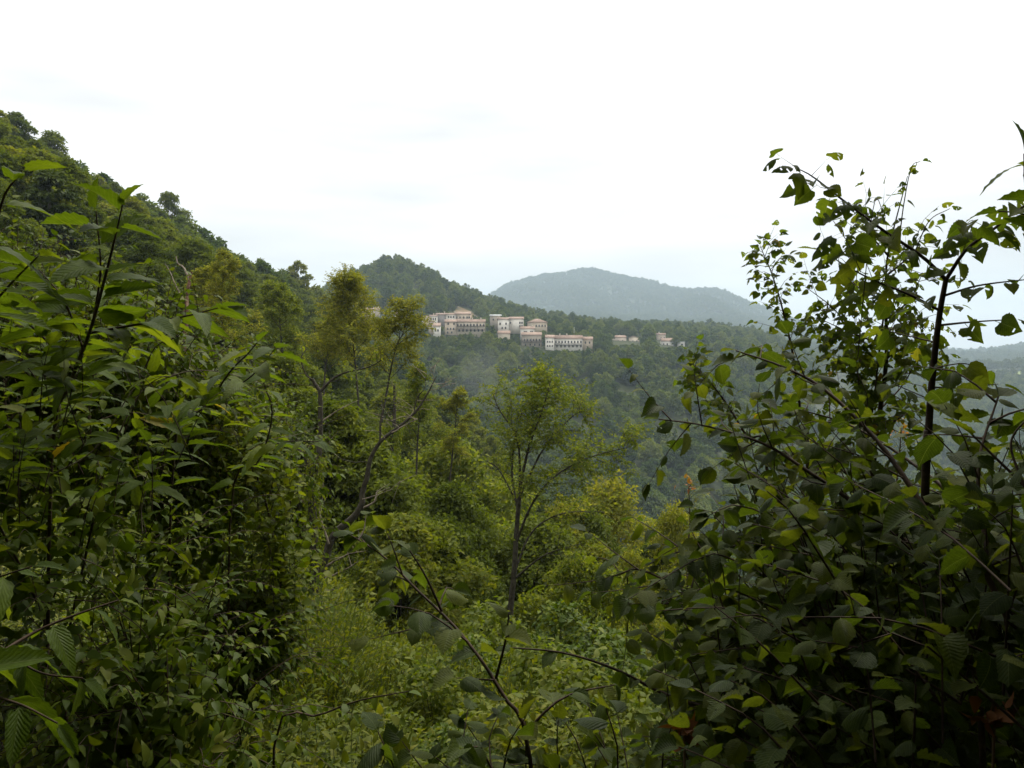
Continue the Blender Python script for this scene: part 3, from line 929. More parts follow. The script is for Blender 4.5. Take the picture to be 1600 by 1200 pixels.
B = [0, 1, 2, 3, 4, 5, 0, 1, 3, 5, 7]
plant_far(-18, 36, 255, 700, 7.2, 1.12, B)
plant_far(-6, 14, 440, 620, 4.2, 0.5, B)
plant_far(-20, 36, 700, 1300, 7.5, 1.0, B)
plant_far(18, 40, 1300, 3200, 15, 1.5, [8, 9, 10])
plant_far(-4, 24, 2300, 3650, 12, 1.4, [8, 9, 10])
plant_far(-38, -16, 180, 330, 5.2, 0.9, [0, 1, 3, 4, 5])
scatter('forest', 'mass of green broadleaf woodland covering the far slopes and hills', np.concatenate(FP), np.concatenate(FR), np.concatenate(FS), np.concatenate(FI), PROTO)
print('forest trees', sum(map(len, FP)))
# ------------------------------------------------------------------ trees one by one on the near slopes
def tree_kind(seed, H, rad, base, nl, nleaf, size, mat, flat=.8, tpl='diamond', r0=0.14, conifer=False, droop=.3):
    rs = np.random.default_rng(seed)
    if conifer:
        P, D, N, S, R = conifer_crown(rs, H, rad, nleaf, size)
        C = []
    else:
        P, D, N, S, R, C = lobed_crown(rs, H, rad, base, nl, nleaf, size, flat, leafdroop=droop)
    return {'H': H, 'rad': rad, 'crown': leaf_mesh('crown', tpl, P, D, N, S, R, mat), 'trunk': trunk_geo(rs, H, base, C, r0).build('trunk', M['bark'], True)}


MID = [tree_kind(201, 9.0, 3.6, 1.2, 15, 7500, .34, M['slope']),
       tree_kind(202, 8.0, 4.0, 1.0, 13, 7500, .34, M['slope']),
       tree_kind(203, 11.5, 3.2, 1.5, 18, 7500, .34, M['slope']),
       tree_kind(204, 6.5, 3.2, 0.6, 11, 6000, .32, M['slope']),
       tree_kind(205, 10, 3.0, 2.5, 22, 6000, .32, M['slope'], .45),
       tree_kind(206, 12, 2.8, 2.5, 14, 5200, .42, M['pine'], .5)]
NEAR = [tree_kind(211, 8.0, 3.0, .8, 22, 17000, .19, M['slope']),
        tree_kind(212, 6.0, 2.9, .4, 18, 16000, .18, M['slope']),
        tree_kind(213, 9.5, 2.6, 1.0, 26, 16000, .19, M['slope'], .55),
        tree_kind(214, 4.5, 2.4, .2, 14, 12000, .16, M['slope'])]
KIND_LABEL = {}


def place_tree(k, loc, scale, rot, label, group, name='broadleaf_tree', category='tree'):
    o = empty(name, loc, rot)
    o.scale = (scale[0], scale[0], scale[1])
    link('trunk', k['trunk'], o)
    link('crown', k['crown'], o)
    return tag(o, label, category, group)


CEIL_X = [-300, 0, 60, 130, 200, 300, 400, 490, 560, 650, 740, 800, 900, 960, 1040, 1100, 1200, 1700]
CEIL_Y = [60, 172, 208, 250, 296, 348, 402, 455, 530, 610, 640, 670, 730, 770, 830, 900, 940, 960]
NEARC_X = [-300, 0, 200, 330, 440, 520, 600, 700, 800, 900, 1000, 1060, 1150, 1700]
NEARC_Y = [200, 300, 360, 430, 520, 600, 640, 700, 740, 770, 800, 850, 930, 980]
rs = np.random.default_rng(77)
cand = []
for az0, az1, r0, r1, sp in ((-37, 3, 95, 255, 5.2), (-37, 12, 34, 95, 4.3), (-20, 14, 24, 34, 3.0)):
    x, y = polar_points(rs, az0, az1, r0, r1, sp)
    z = ground(x, y)
    for i in range(len(x)):
        r = math.hypot(x[i], y[i])
        near = r < 75
        ks = NEAR if near else MID
        ki = int(rs.choice([0, 1, 2, 3])) if near else int(rs.choice([0, 1, 2, 3, 4, 0, 1, 3, 5], p=[.14, .14, .1, .14, .16, .1, .1, .11, .01]))
        k = ks[ki]
        s = rs.uniform(.7, 1.15)
        px, pt, dep = project((x[i], y[i], z[i] + k['H'] * s))
        cx, cyy = (NEARC_X, NEARC_Y) if r < 65 else (CEIL_X, CEIL_Y)
        lim = np.interp(px[0], cx, cyy) + rs.uniform(-8, 25) * (120 / max(r, 60))
        if pt[0] < lim:
            s2 = s * (1 - (lim - pt[0]) / FPX * dep[0] / (k['H'] * s))
            if s2 < 0.42:
                continue
            s = s2
        _, pb, _ = project((x[i], y[i], z[i]))
        if pb[0] < pt[0] or px[0] < -150 or px[0] > 1500:
            continue
        cand.append((k['H'] * s / r, r, (x[i], y[i], z[i] - .15), s, ki, near, float(px[0]), float(pt[0])))
cand.sort(key=lambda c: -c[0])
NI = 285
print('slope trees', len(cand))
mf = {'P': [], 'R': [], 'S': [], 'I': []}
_hl = {'N0': 'bushy broadleaf tree', 'N1': 'low spreading broadleaf tree', 'N2': 'slender layered broadleaf tree', 'N3': 'small rounded bushy tree',
       'M0': 'rounded green tree', 'M1': 'broad spreading tree', 'M2': 'tall narrow tree', 'M3': 'low bushy tree', 'M4': 'feathery layered tree', 'M5': 'dark tufted pine'}


def where(px, pt, near):
    if near:
        c = [(120, 'at the far left'), (260, 'left of the torn snag'), (330, 'beside the torn snag'), (430, 'right of the torn snag'), (510, 'by the ivy clad trunk'), (600, 'behind the dead tree'), (700, 'right of the dead tree'), (800, 'left of the lone slender tree'), (880, 'behind the lone slender tree'), (2000, 'right of the lone slender tree')]
    else:
        c = [(40, 'at the left picture edge'), (120, 'under the top left skyline'), (200, 'over the tall chestnut shoot'), (270, 'left of the snag top'), (340, 'above the torn snag'), (410, 'right of the snag'), (480, 'at the low end of the ridge'), (560, 'left of the yellow feathery tree'), (2000, 'on the spur below the village')]
    w = next(t for x, t in c if px < x)
    f = (pt - np.interp(px, CEIL_X, CEIL_Y))
    h = 'on the crest' if f < 35 else 'high up' if f < 90 else 'half way down' if f < 170 else 'low down'
    return h + ' ' + w


chosen = []
for i, (_, r, loc, s, ki, near, px, pt) in enumerate(cand):
    if i < NI:
        ks = NEAR if near else MID
        key = ('N' if near else 'M') + str(ki)
        chosen.append((px, place_tree(ks[ki], loc, (s * rs.uniform(.9, 1.15), s), rs.uniform(0, 6.28), _hl[key] + ' ' + where(px, pt, near), ('trees on the lower slope' if near else 'trees of the wooded ridge slope') + ', kind %d' % (ki + 1), 'pine_tree' if key == 'M5' else 'broadleaf_tree')))
    else:
        mf['P'].append(loc)
        mf['R'].append(rs.uniform(0, 6.28))
        mf['S'].append(s)
        mf['I'].append(ki)
_by = {}
for px, o in chosen:
    _by.setdefault(o['label'], []).append((px, o))
_ord = ['', 'second', 'third', 'fourth', 'fifth', 'sixth', 'seventh', 'eighth', 'ninth', 'tenth', 'eleventh', 'twelfth', 'thirteenth', 'fourteenth', 'fifteenth', 'sixteenth', 'seventeenth', 'eighteenth', 'nineteenth', 'twentieth']
for lab, v in _by.items():
    v.sort(key=lambda t: t[0])
    if len(v) > 1:
        for k, (px, o) in enumerate(v):
            o['label'] = lab + (', leftmost' if k == 0 else ', rightmost' if k == len(v) - 1 else ', %s from left' % _ord[min(k, 19)])
if mf['P']:
    PR2 = bpy.data.collections.new('ridge_tree_kinds')
    for i, k in enumerate(MID):
        PR2.objects.link(bpy.data.objects.new('ridge_tree_%02d' % i, k['crown']))
    scatter('ridge_forest', 'green woodland closing the upper ridge slope', mf['P'], mf['R'], mf['S'], mf['I'], PR2)


# ---- trees with limbs of their own
class Plant:
    def __init__(self, seed):
        self.rs = np.random.default_rng(seed)
        self.parts = []                    # (name, polyline, radii, sides, material)
        self.twigs = Geo()
        self.P, self.D, self.N, self.S = [], [], [], []
        self.nt = 0

    def limb(self, ctl, r0, r1, n=12, name='branch', mat='bark', sides=7, wob=0.0):
        p = spline(ctl, n)
        if wob:
            p[1:-1] += self.rs.normal(0, wob, (n - 2, 3))
        self.parts.append((name, p, np.linspace(r0, r1, n), sides, mat))
        return p

    def twig(self, ctl, r0, r1, n=5, sides=4):
        p = spline(ctl, n)
        self.twigs.tube(p, np.linspace(r0, r1, n), sides)
        self.nt += 1
        return p

    def leaf(self, p, d, n, s):
        self.P.append(p)
        self.D.append(d)
        self.N.append(n)
        self.S.append(s)

    def row(self, pts, spacing, size, t0=0.1, droop=0.3, fwd=0.5, tilt=0.35, jit=0.25, tip=True, taper=0.3, hang=0.0, face=0.0, tipsize=.75):
        """alternate leaves along a twig, held roughly level"""
        rs = self.rs
        seg = np.linalg.norm(np.diff(pts, axis=0), axis=1)
        cum = np.concatenate([[0], np.cumsum(seg)])
        tot = cum[-1]
        s = t0 * tot + spacing * rs.uniform(0, 1)
        side = 1 if rs.uniform() < .5 else -1
        up = np.array([0, 0, 1.0])
        while s < tot:
            i = min(np.searchsorted(cum, s) - 1, len(seg) - 1)
            i = max(i, 0)
            q = (s - cum[i]) / max(seg[i], 1e-6)
            p = pts[i] * (1 - q) + pts[i + 1] * q
            T = nrmz(pts[i + 1] - pts[i])
            if abs(T[2]) > 0.85:
                a = rs.normal(0, .6) + (0 if side > 0 else math.pi)
                sv = np.array([math.cos(a), math.sin(a), 0])
            else:
                sv = nrmz(np.cross(T, up)) * side
            d = nrmz(T * fwd + sv * 0.85 - up * droop + rs.normal(0, jit, 3))
            n = nrmz(up * (1 - hang) + sv * hang + np.array([0, -face, 0]) + rs.normal(0, tilt, 3))
            self.leaf(p, d, n, size * (1 - taper * s / tot) * rs.uniform(.58, 1.22))
            side = -side
            s += spacing * rs.uniform(.6, 1.4)
        if tip:
            T = nrmz(pts[-1] - pts[-2])
            self.leaf(pts[-1], nrmz(T - up * droop * .5 + rs.normal(0, .15, 3)), nrmz(up + rs.normal(0, .3, 3)), size * tipsize)

    def spray(self, pts, n, length, lspace, lsize, t0=0.3, levels=1, flat=0.5, rise=0.2, r=0.012, **kw):
        """side branches along a limb, each carrying leaves or finer branches"""
        rs = self.rs
        for k in range(n):
            t = t0 + (1 - t0) * (k + rs.uniform(.2, .8)) / n
            f = t * (len(pts) - 1)
            i = min(int(f), len(pts) - 2)
            p = pts[i] + (pts[i + 1] - pts[i]) * (f - i)
            T = nrmz(pts[i + 1] - pts[i])
            a = rs.standard_normal(3)
            a[2] *= flat
            a = nrmz(a - (a @ T) * T * 0.8)
            d = nrmz(T * 0.55 + a * 0.9 + np.array([0, 0, rise]))
            L = length * rs.uniform(.55, 1.2) * (1 - 0.45 * t)
            q = self.twig([p, p + d * L * .5 + rs.normal(0, .05 * L, 3), p + d * L + np.array([0, 0, -.10 * L]) + rs.normal(0, .06 * L, 3)], r, r * .3)
            if levels > 1:
                self.spray(q, max(2, int(n * .55)), length * .5, lspace, lsize, .2, levels - 1, flat, rise * .5, r * .5, **kw)
            self.row(q, lspace, lsize, .15, **kw)

    def finish(self, name, label, category, tpl, mat, leaf_objs=0, group=None, stem_mat='twig', leaf_name='leaf', crown_name='crown', base=None):
        b = np.array(self.parts[0][1][0] if base is None else base)
        root = empty(name, b)
        tag(root, label, category, group)
        for nm, p, r, sd, mt in self.parts:
            g = Geo()
            g.tube(p - b, r, sd)
            link(nm, g.build(nm, M[mt], True), root)
        if self.nt:
            tw = None
            V = [v - b for v in self.twigs.V]
            tw = link('twigs', mesh_np('twigs', np.concatenate(V), np.concatenate(self.twigs.F), M[stem_mat], smooth=True), root)
            tag(tw, kind='stuff')
        if not self.P:
            return root
        P, D, N, S = map(np.array, (self.P, self.D, self.N, self.S))
        D = nrmz(D)
        N = nrmz(N - (N * D).sum(1, keepdims=True) * D)
        bad = np.linalg.norm(N, axis=1) < .5
        N[bad] = nrmz(np.cross(D[bad], [[.3, .5, .8]]))
        px, py, s = project(P)
        app = np.where((px > -20) & (px < 1620) & (py > -20) & (py < 1220) & (s > .1), S / np.maximum(s, .1), 0)
        order = np.argsort(-app)
        one = order[:leaf_objs]
        one = one[app[one] > 0]
        rest = np.setdiff1d(np.arange(len(P)), one)
        if len(one):
            key = (tpl, mat)
            if key not in LEAFME:
                LEAFME[key] = [mesh_np(leaf_name, v, f, M[mat], uv=u, smooth=True) for v, f, u in TPL[tpl]]
            ms = LEAFME[key]
            X = np.cross(D, N)
            for k in one:
                o = bpy.data.objects.new(leaf_name, ms[int(self.rs.integers(len(ms)))])
                COL.objects.link(o)
                o.parent = root
                m = np.eye(4)
                m[:3, 0], m[:3, 1], m[:3, 2], m[:3, 3] = X[k] * S[k] * self.rs.uniform(.85, 1.1), D[k] * S[k], N[k] * S[k], P[k] - b
                o.matrix_basis = Matrix(m.tolist())
        if len(rest):
            o = link(crown_name, leaf_mesh(crown_name, tpl, P[rest] - b, D[rest], N[rest], S[rest], self.rs.uniform(0, 1, len(rest)), M[mat]), root)
            if leaf_objs:
                tag(o, kind='stuff')
        return root


LEAFME = {}


def pl(pts, s):
    """pixel polyline to points; depth s is one value or one per point"""
    s = np.broadcast_to(np.asarray(s, float), (len(pts),))
    return [at(p[0], p[1], q) for p, q in zip(pts, s)]


def to_ground(p):
    return np.array([p[0], p[1], float(ground(p[0], p[1])) - .1])


# central tree
S0 = 22.0
T = Plant(31)
b0 = at(793, 992, S0)
b0[2] = min(b0[2], float(ground(b0[0], b0[1])) - .1)
st = T.limb([b0] + pl([(797, 960), (803, 900), (807, 830), (813, 760)], S0), .10, .06, 14, 'trunk', sides=9)
L = [T.limb(pl([(813, 760), (826, 700), (846, 645), (862, 590)], [22, 22, 21.8, 21.8]), .05, .008),
     T.limb(pl([(812, 775), (812, 720), (806, 680), (780, 640), (770, 615)], [22, 21.8, 21.6, 21.5, 21.5]), .04, .008),
     T.limb(pl([(806, 850), (830, 790), (866, 745), (920, 715), (985, 698)], [22, 21.6, 21.3, 21, 20.8]), .042, .008),
     T.limb(pl([(805, 890), (832, 830), (880, 802), (945, 800)], [22, 22.4, 22.6, 22.8]), .036, .008),
     T.limb(pl([(810, 800), (800, 740), (808, 670), (828, 612)], [22, 22.5, 22.8, 23]), .04, .008),
     T.limb(pl([(815, 770), (850, 700), (895, 650), (915, 640)], [22, 22.4, 22.8, 23]), .035, .008),
     T.limb(pl([(803, 905), (850, 868), (905, 850)], [22, 21.5, 21]), .035, .008),
     T.limb(pl([(810, 790), (780, 735), (760, 720)], [22, 22.3, 22.6]), .03, .008)]
for k, l in enumerate(L):
    n = [15, 9, 16, 6, 11, 11, 5, 4][k]
    T.spray(l, int(n * 1.6), 1.4, .06, .125, .24 if k != 3 else .45, 2, .55, .25, .008, droop=.25, tilt=.45)
T.finish('broadleaf_tree', 'slender tree with bare forked limbs standing alone mid picture', 'tree', 'diamond', 'fresh', stem_mat='bark')

# dead tree and the dark forked tree wrapped in ivy beside it
S0 = 18.0
T = Plant(32)
b0 = to_ground(at(494, 936, S0))
T.limb([b0] + pl([(500, 905), (509, 868), (521, 838), (545, 814), (563, 795), (566, 772), (572, 750), (580, 715), (595, 690), (625, 665), (648, 645), (668, 615), (682, 588)], S0), .115, .012, 34, 'trunk', 'bark', 8, .008)
for c, r0, mt in (([(514, 850), (503, 815), (499, 793), (505, 772), (505, 735)], .03, 'pale'), ([(594, 692), (594, 655), (598, 637)], .03, 'bark'), ([(561, 797), (580, 788), (588, 776), (587, 770)], .035, 'pale'),
                  ([(509, 885), (540, 868), (574, 860)], .03, 'pale'), ([(504, 905), (538, 890), (570, 872)], .025, 'pale'), ([(499, 925), (535, 919)], .02, 'pale'), ([(612, 676), (640, 660), (653, 655)], .016, 'pale'),
                  ([(648, 645), (652, 620), (664, 605), (667, 585)], .018, 'bark'), ([(625, 665), (600, 650), (632, 638)], .014, 'bark'), ([(573, 722), (545, 720), (520, 708), (505, 690)], .012, 'bark'), ([(672, 610), (690, 605), (700, 590)], .01, 'pale'),
                  ([(566, 780), (600, 770), (625, 752)], .012, 'pale'), ([(678, 598), (676, 575), (690, 560)], .01, 'pale'), ([(640, 652), (655, 640), (672, 640)], .01, 'pale')):
    T.limb(pl(c, S0 + T.rs.uniform(-.4, .4)), r0, .005, 10, 'branch', mt, 6, .01)
for l in list(T.parts):
    for k in range(3):
        i = T.rs.integers(2, len(l[1]))
        d = nrmz(T.rs.normal(0, 1, 3) + [0, 0, .4])
        q = T.twig([l[1][i], l[1][i] + d * .25, l[1][i] + d * .5 + [0, 0, -.03]], .008, .003)
T.finish('dead_tree', 'leafless dead tree with crooked pale branches leaning over the slope', 'tree', 'diamond', 'fresh', stem_mat='pale')

T = Plant(33)
S1 = 17.2
b0 = to_ground(at(490, 938, S1))
m1 = T.limb([b0] + pl([(491, 880), (488, 800), (487, 755), (494, 728), (500, 690), (501, 640), (499, 612), (488, 592)], S1), .11, .035, 24, 'trunk', 'bark', 8, .008)
l1 = T.limb(pl([(488, 760), (484, 730), (470, 705), (455, 690)], S1), .06, .02)
l2 = T.limb(pl([(500, 612), (520, 592), (540, 582), (578, 573), (600, 560)], S1), .035, .008)
l3 = T.limb(pl([(500, 660), (530, 640), (560, 625)], S1), .02, .006, mat='pale')
l4 = T.limb(pl([(489, 594), (478, 585), (470, 560), (480, 545)], S1), .02, .006)
for l in (l1, l2, l4):
    T.spray(l, 7, .7, .07, .10, .3, 1, .5, .2, .008, tilt=.5)
rs = T.rs
for k in range(1500):                       # ivy on the lower trunk
    t = rs.uniform(0, .55)
    f = t * (len(m1) - 1)
    p = m1[int(f)] + (m1[int(f) + 1] - m1[int(f)]) * (f % 1)
    a = rs.uniform(0, 6.28)
    o = np.array([math.cos(a), math.sin(a), 0])
    T.leaf(p + o * rs.uniform(.10, .24), nrmz(o * .4 + [0, 0, -.8] + rs.normal(0, .3, 3)), nrmz(o + [0, 0, .4] + rs.normal(0, .3, 3)), rs.uniform(.05, .09))
T.finish('ivy_clad_tree', 'dark forked trunk wrapped in ivy beside the dead tree', 'tree', 'diamond', 'fresh', stem_mat='bark', crown_name='ivy')

T = Plant(34)
S2 = 33
m1 = T.limb([to_ground(at(612, 800, S2))] + pl([(611, 760), (611, 700), (616, 660), (616, 600)], S2), .16, .05, 14, 'trunk')
rs = T.rs
for k in range(1700):
    t = rs.uniform(0, .72)
    f = t * (len(m1) - 1)
    p = m1[int(f)] + (m1[int(f) + 1] - m1[int(f)]) * (f % 1)
    a = rs.uniform(0, 6.28)
    o = np.array([math.cos(a), math.sin(a), 0])
    T.leaf(p + o * rs.uniform(.15, .42), nrmz(o * .4 + [0, 0, -.8] + rs.normal(0, .3, 3)), nrmz(o + [0, 0, .4] + rs.normal(0, .3, 3)), rs.uniform(.09, .15))
T.spray(m1, 8, 1.4, .12, .16, .6, 2, .5, .3, .015, tilt=.5)
T.finish('ivy_clad_tree', 'broken trunk in a sleeve of ivy behind the dead tree', 'tree', 'diamond', 'fresh', stem_mat='pale', crown_name='ivy')

# feathery yellowish trees in front of the village
def airy_tree(sd, S2, ctl, R, nl, label, mt, t0=.3, lsize=.13, up=.7):
    T = Plant(sd)
    rs = T.rs
    pp = pl(ctl, S2)
    k = S2 / 40.0
    m1 = T.limb([to_ground(pp[0])] + pp, .08 * k, .012, 22, 'trunk')
    i0 = np.argmin(np.linalg.norm(m1 - pp[0], axis=1))
    for q in range(nl):
        t = t0 + (1 - t0) * (q + rs.uniform(.1, .9)) / nl
        f = i0 + t * (len(m1) - 1 - i0)
        i = min(int(f), len(m1) - 2)
        p = m1[i] + (m1[i + 1] - m1[i]) * (f - i)
        a = q * 2.4 + rs.uniform(-.6, .6)
        d = nrmz(np.array([math.cos(a), math.sin(a), up * (.6 + t) + rs.uniform(-.3, .3)]))
        Ln = R * (1.25 - 1.0 * t) * rs.uniform(.5, 1.3)
        l = T.limb([p, p + d * Ln * .5 + [0, 0, .06 * Ln], p + d * Ln + rs.normal(0, .1 * Ln, 3)], .022 * k, .005, 8, 'branch', 'bark', 5)
        T.spray(l, 13, (.6 - .3 * t) * R, .055 * k, lsize * k, .15, 2, .6, .35, .008 * k, droop=.2, tilt=.6)
    T.spray(m1[-5:], 3, .35 * R, .085 * k, lsize * k, .1, 2, .6, .6, .008 * k, droop=.2, tilt=.6)
    T.finish('broadleaf_tree', label, 'tree', 'diamond', mt, stem_mat='bark')


airy_tree(41, 46, [(562, 680), (556, 580), (548, 505), (545, 445)], 3.5, 24, 'feathery yellow green tree reaching up beside the village hill', 'yellow')
airy_tree(42, 34, [(590, 720), (603, 620), (618, 545), (630, 520), (637, 485)], 2.0, 15, 'thin airy tree leaning in front of the first village houses', 'yellow')
airy_tree(43, 62, [(440, 640), (441, 560), (437, 500), (432, 450)], 3.2, 18, 'bright fresh green layered tree right of the ridge', 'fresh', up=.3)
airy_tree(44, 44, [(352, 620), (350, 540), (346, 470), (352, 405)], 2.0, 15, 'small tree tipped with pale yellow tufts on the slope', 'yellow')
airy_tree(45, 60, [(505, 640), (508, 580), (512, 545), (508, 510)], 2.6, 14, 'dull olive feathery tree between ridge and village', 'yellow')
airy_tree(47, 40, [(700, 800), (706, 720), (712, 660), (716, 615)], 1.5, 12, 'thin tree on the spur below the village', 'yellow')
airy_tree(48, 38, [(650, 780), (652, 700), (655, 640), (650, 580)], 1.8, 14, 'airy tree behind the dead limbs on the spur', 'fresh')
airy_tree(49, 52, [(330, 620), (322, 540), (318, 470), (322, 430)], 2.2, 14, 'olive tree behind the torn snag', 'yellow')

# torn snag
T = Plant(46)
S2 = 31
T.limb([to_ground(at(285, 620, S2))] + pl([(288, 560), (290, 500), (292, 465), (299, 425)], S2), .12, .055, 22, 'trunk', 'redwood', 8, .035)
T.limb(pl([(297, 440), (287, 418), (278, 412), (275, 400)], S2), .05, .02, 8, 'branch', 'pale', 6)
T.limb(pl([(288, 470), (274, 445), (266, 425), (258, 412)], S2), .035, .012, 8, 'branch', 'pale', 6)
T.limb(pl([(287, 478), (305, 476), (318, 476)], S2), .025, .01, 6, 'branch', 'bark', 6)
T.limb(pl([(188, 500), (194, 480), (199, 466)], 24), .05, .02, 6, 'branch', 'pale', 6)
T.finish('dead_snag', 'broken reddish snag with torn top on the left slope', 'tree', 'diamond', 'fresh')

# single dark tree on the ridge line and the row of pines at its upper end
def ridge_tree(px, r, pyt, k, wide, label, name, group=None):
    p = at_ground(px, r)
    s = project(p)[2][0]
    h = at(px, pyt, s)[2] - p[2]
    sc = h / k['H']
    place_tree(k, (p[0], p[1], p[2] - .3), (sc * wide, sc), px * .7, label, group, name)


ridge_tree(468, 262, 404, MID[2], 1.0, 'dark upright tree standing clear on the low end of the ridge', 'broadleaf_tree')
ridge_tree(40, 172, 172, MID[2], 1.2, 'dark tree breaking the skyline at the top left', 'broadleaf_tree')
ridge_tree(8, 168, 166, MID[2], 1.2, 'dark tree at the very left edge of the skyline', 'broadleaf_tree')
ridge_tree(92, 186, 205, MID[0], 1.0, 'dark rounded tree on the skyline below the top left trees', 'broadleaf_tree')
ridge_tree(270, 205, 300, MID[0], .9, 'airy tree reaching above the middle of the ridge line', 'broadleaf_tree')

# dense rounded yellow-tinged tree at the right end of the spur and bushes below
YEL = tree_kind(221, 8.0, 3.4, .6, 24, 20000, .16, M['yellow'])
FRS = tree_kind(222, 5.0, 2.6, .2, 18, 16000, .14, M['fresh'])
def spot(px, r, pyt, k, wide, label, name='broadleaf_tree', cat='tree', group=None):
    p = at_ground(px, r)
    s = project(p)[2][0]
    h = at(px, pyt, s)[2] - p[2]
    place_tree(k, (p[0], p[1], p[2] - .2), (h / k['H'] * wide, h / k['H']), px * 1.3, label, group, name, cat)


spot(955, 40, 738, YEL, .95, 'dense rounded tree tinged yellow at the right end of the spur')
spot(885, 33, 770, YEL, .8, 'dull yellow green tree just behind the lone slender tree')
spot(700, 42, 690, FRS, 1.1, 'leafy bright tree left of the lone slender tree')
spot(620, 22, 790, NEAR[3], 1.1, 'dense dark bush at the foot of the slope', 'shrub', 'shrub')
spot(690, 25, 800, NEAR[1], .8, 'dense rounded bush beside the lone tree trunk', 'shrub', 'shrub')
spot(905, 24, 860, FRS, .9, 'pale green bush right of the lone tree trunk', 'shrub', 'shrub')
spot(990, 28, 850, YEL, .7, 'yellowish bush under the hazel at the valley edge', 'shrub', 'shrub')
spot(1060, 33, 780, YEL, .6, 'yellow green crown showing between hazel and far valley')
spot(560, 34, 690, FRS, 1.0, 'fresh green tree behind the dead tree limbs')
spot(420, 30, 600, NEAR[0], .8, 'broad green tree behind the left thicket edge')
spot(760, 30, 800, NEAR[0], .7, 'shady green tree directly behind the lone trunk')

LOW = [tree_kind(223, 2.0, 1.0, .1, 12, 2600, .085, M['fresh'], tpl='ovate', r0=.02), tree_kind(224, 1.6, 1.1, .1, 10, 2400, .075, M['herb'], tpl='ovate', r0=.02), tree_kind(225, 2.3, .9, .2, 13, 2600, .08, M['darkleaf'], tpl='ovate', r0=.02)]
for k, (px, r, pt, q, lab) in enumerate(((600, 9.5, 985, 1, 'low leafy shrub at the back edge of the clearing'), (665, 8.5, 1010, 0, 'bright leafy shrub behind the hazel shoot'), (725, 10.5, 965, 2, 'dark leafy shrub at the lone tree foot'), (850, 10, 975, 0, 'bright leafy shrub right of the lone trunk'), (905, 8.2, 1010, 1, 'low leafy shrub over the bare hazel stem'), (960, 9.5, 950, 2, 'dark leafy shrub at the hazel rim'), (560, 6.2, 1075, 1, 'low leafy shrub in front of the tall herbs'),
                                      (690, 6.0, 1085, 2, 'dark shrub under the hazel shoot'), (820, 6.5, 1060, 1, 'low shrub crossed by the bare hazel stem'), (470, 6.6, 1060, 0, 'bright shrub at the foot of the thicket'), (940, 6.4, 1075, 0, 'bright shrub below the bare hazel stem'), (500, 4.6, 1130, 2, 'dark shrub at the bottom edge beside the thicket'), (640, 4.4, 1150, 1, 'low shrub at the bottom edge under the cane'), (760, 14, 925, 0, 'small bright shrub left of the lone trunk'), (880, 14, 915, 2, 'dark shrub half way to the yellow tree'))):
    spot(px, r, pt, LOW[q], 1.15, lab, 'shrub', 'shrub', 'low shrubs on the slope')

# slender saplings with orange tips beyond the hazel
for sd, ctl, S2, lab in ((51, [(1075, 880), (1078, 820), (1076, 760)], 12, 'slim sapling with orange tipped leaves left of the hazel'),
                         (52, [(1400, 780), (1405, 720), (1408, 668)], 11, 'slim sapling with orange tipped leaves behind the lime stems')):
    T = Plant(sd)
    pp = pl(ctl, S2)
    m1 = T.limb([to_ground(pp[0])] + pp, .02, .006, 12, 'stem', 'twig')
    T.spray(m1, 16, .45, .05, .075, .55, 1, .5, .4, .004, tilt=.5)
    r_ = T.finish('sapling', lab, 'sapling', 'narrow', 'yellow', crown_name='foliage')
    T2 = Plant(sd + 5)
    for k in range(14):
        T2.leaf(pp[-1] + T2.rs.normal(0, .07, 3), nrmz(T2.rs.normal(0, 1, 3) + [0, 0, .3]), nrmz(T2.rs.normal(0, .5, 3) + [0, 0, 1]), .08)
    bb = np.array(r_.location)
    o = link('leaf_tuft', leaf_mesh('leaf_tuft', 'ovate', np.array(T2.P) - bb, np.array(T2.D), np.array(T2.N), T2.S, T2.rs.uniform(0, 1, 14), M['orange']), r_)

# ------------------------------------------------------------------ undergrowth
UND = bpy.data.collections.new('undergrowth_kinds')


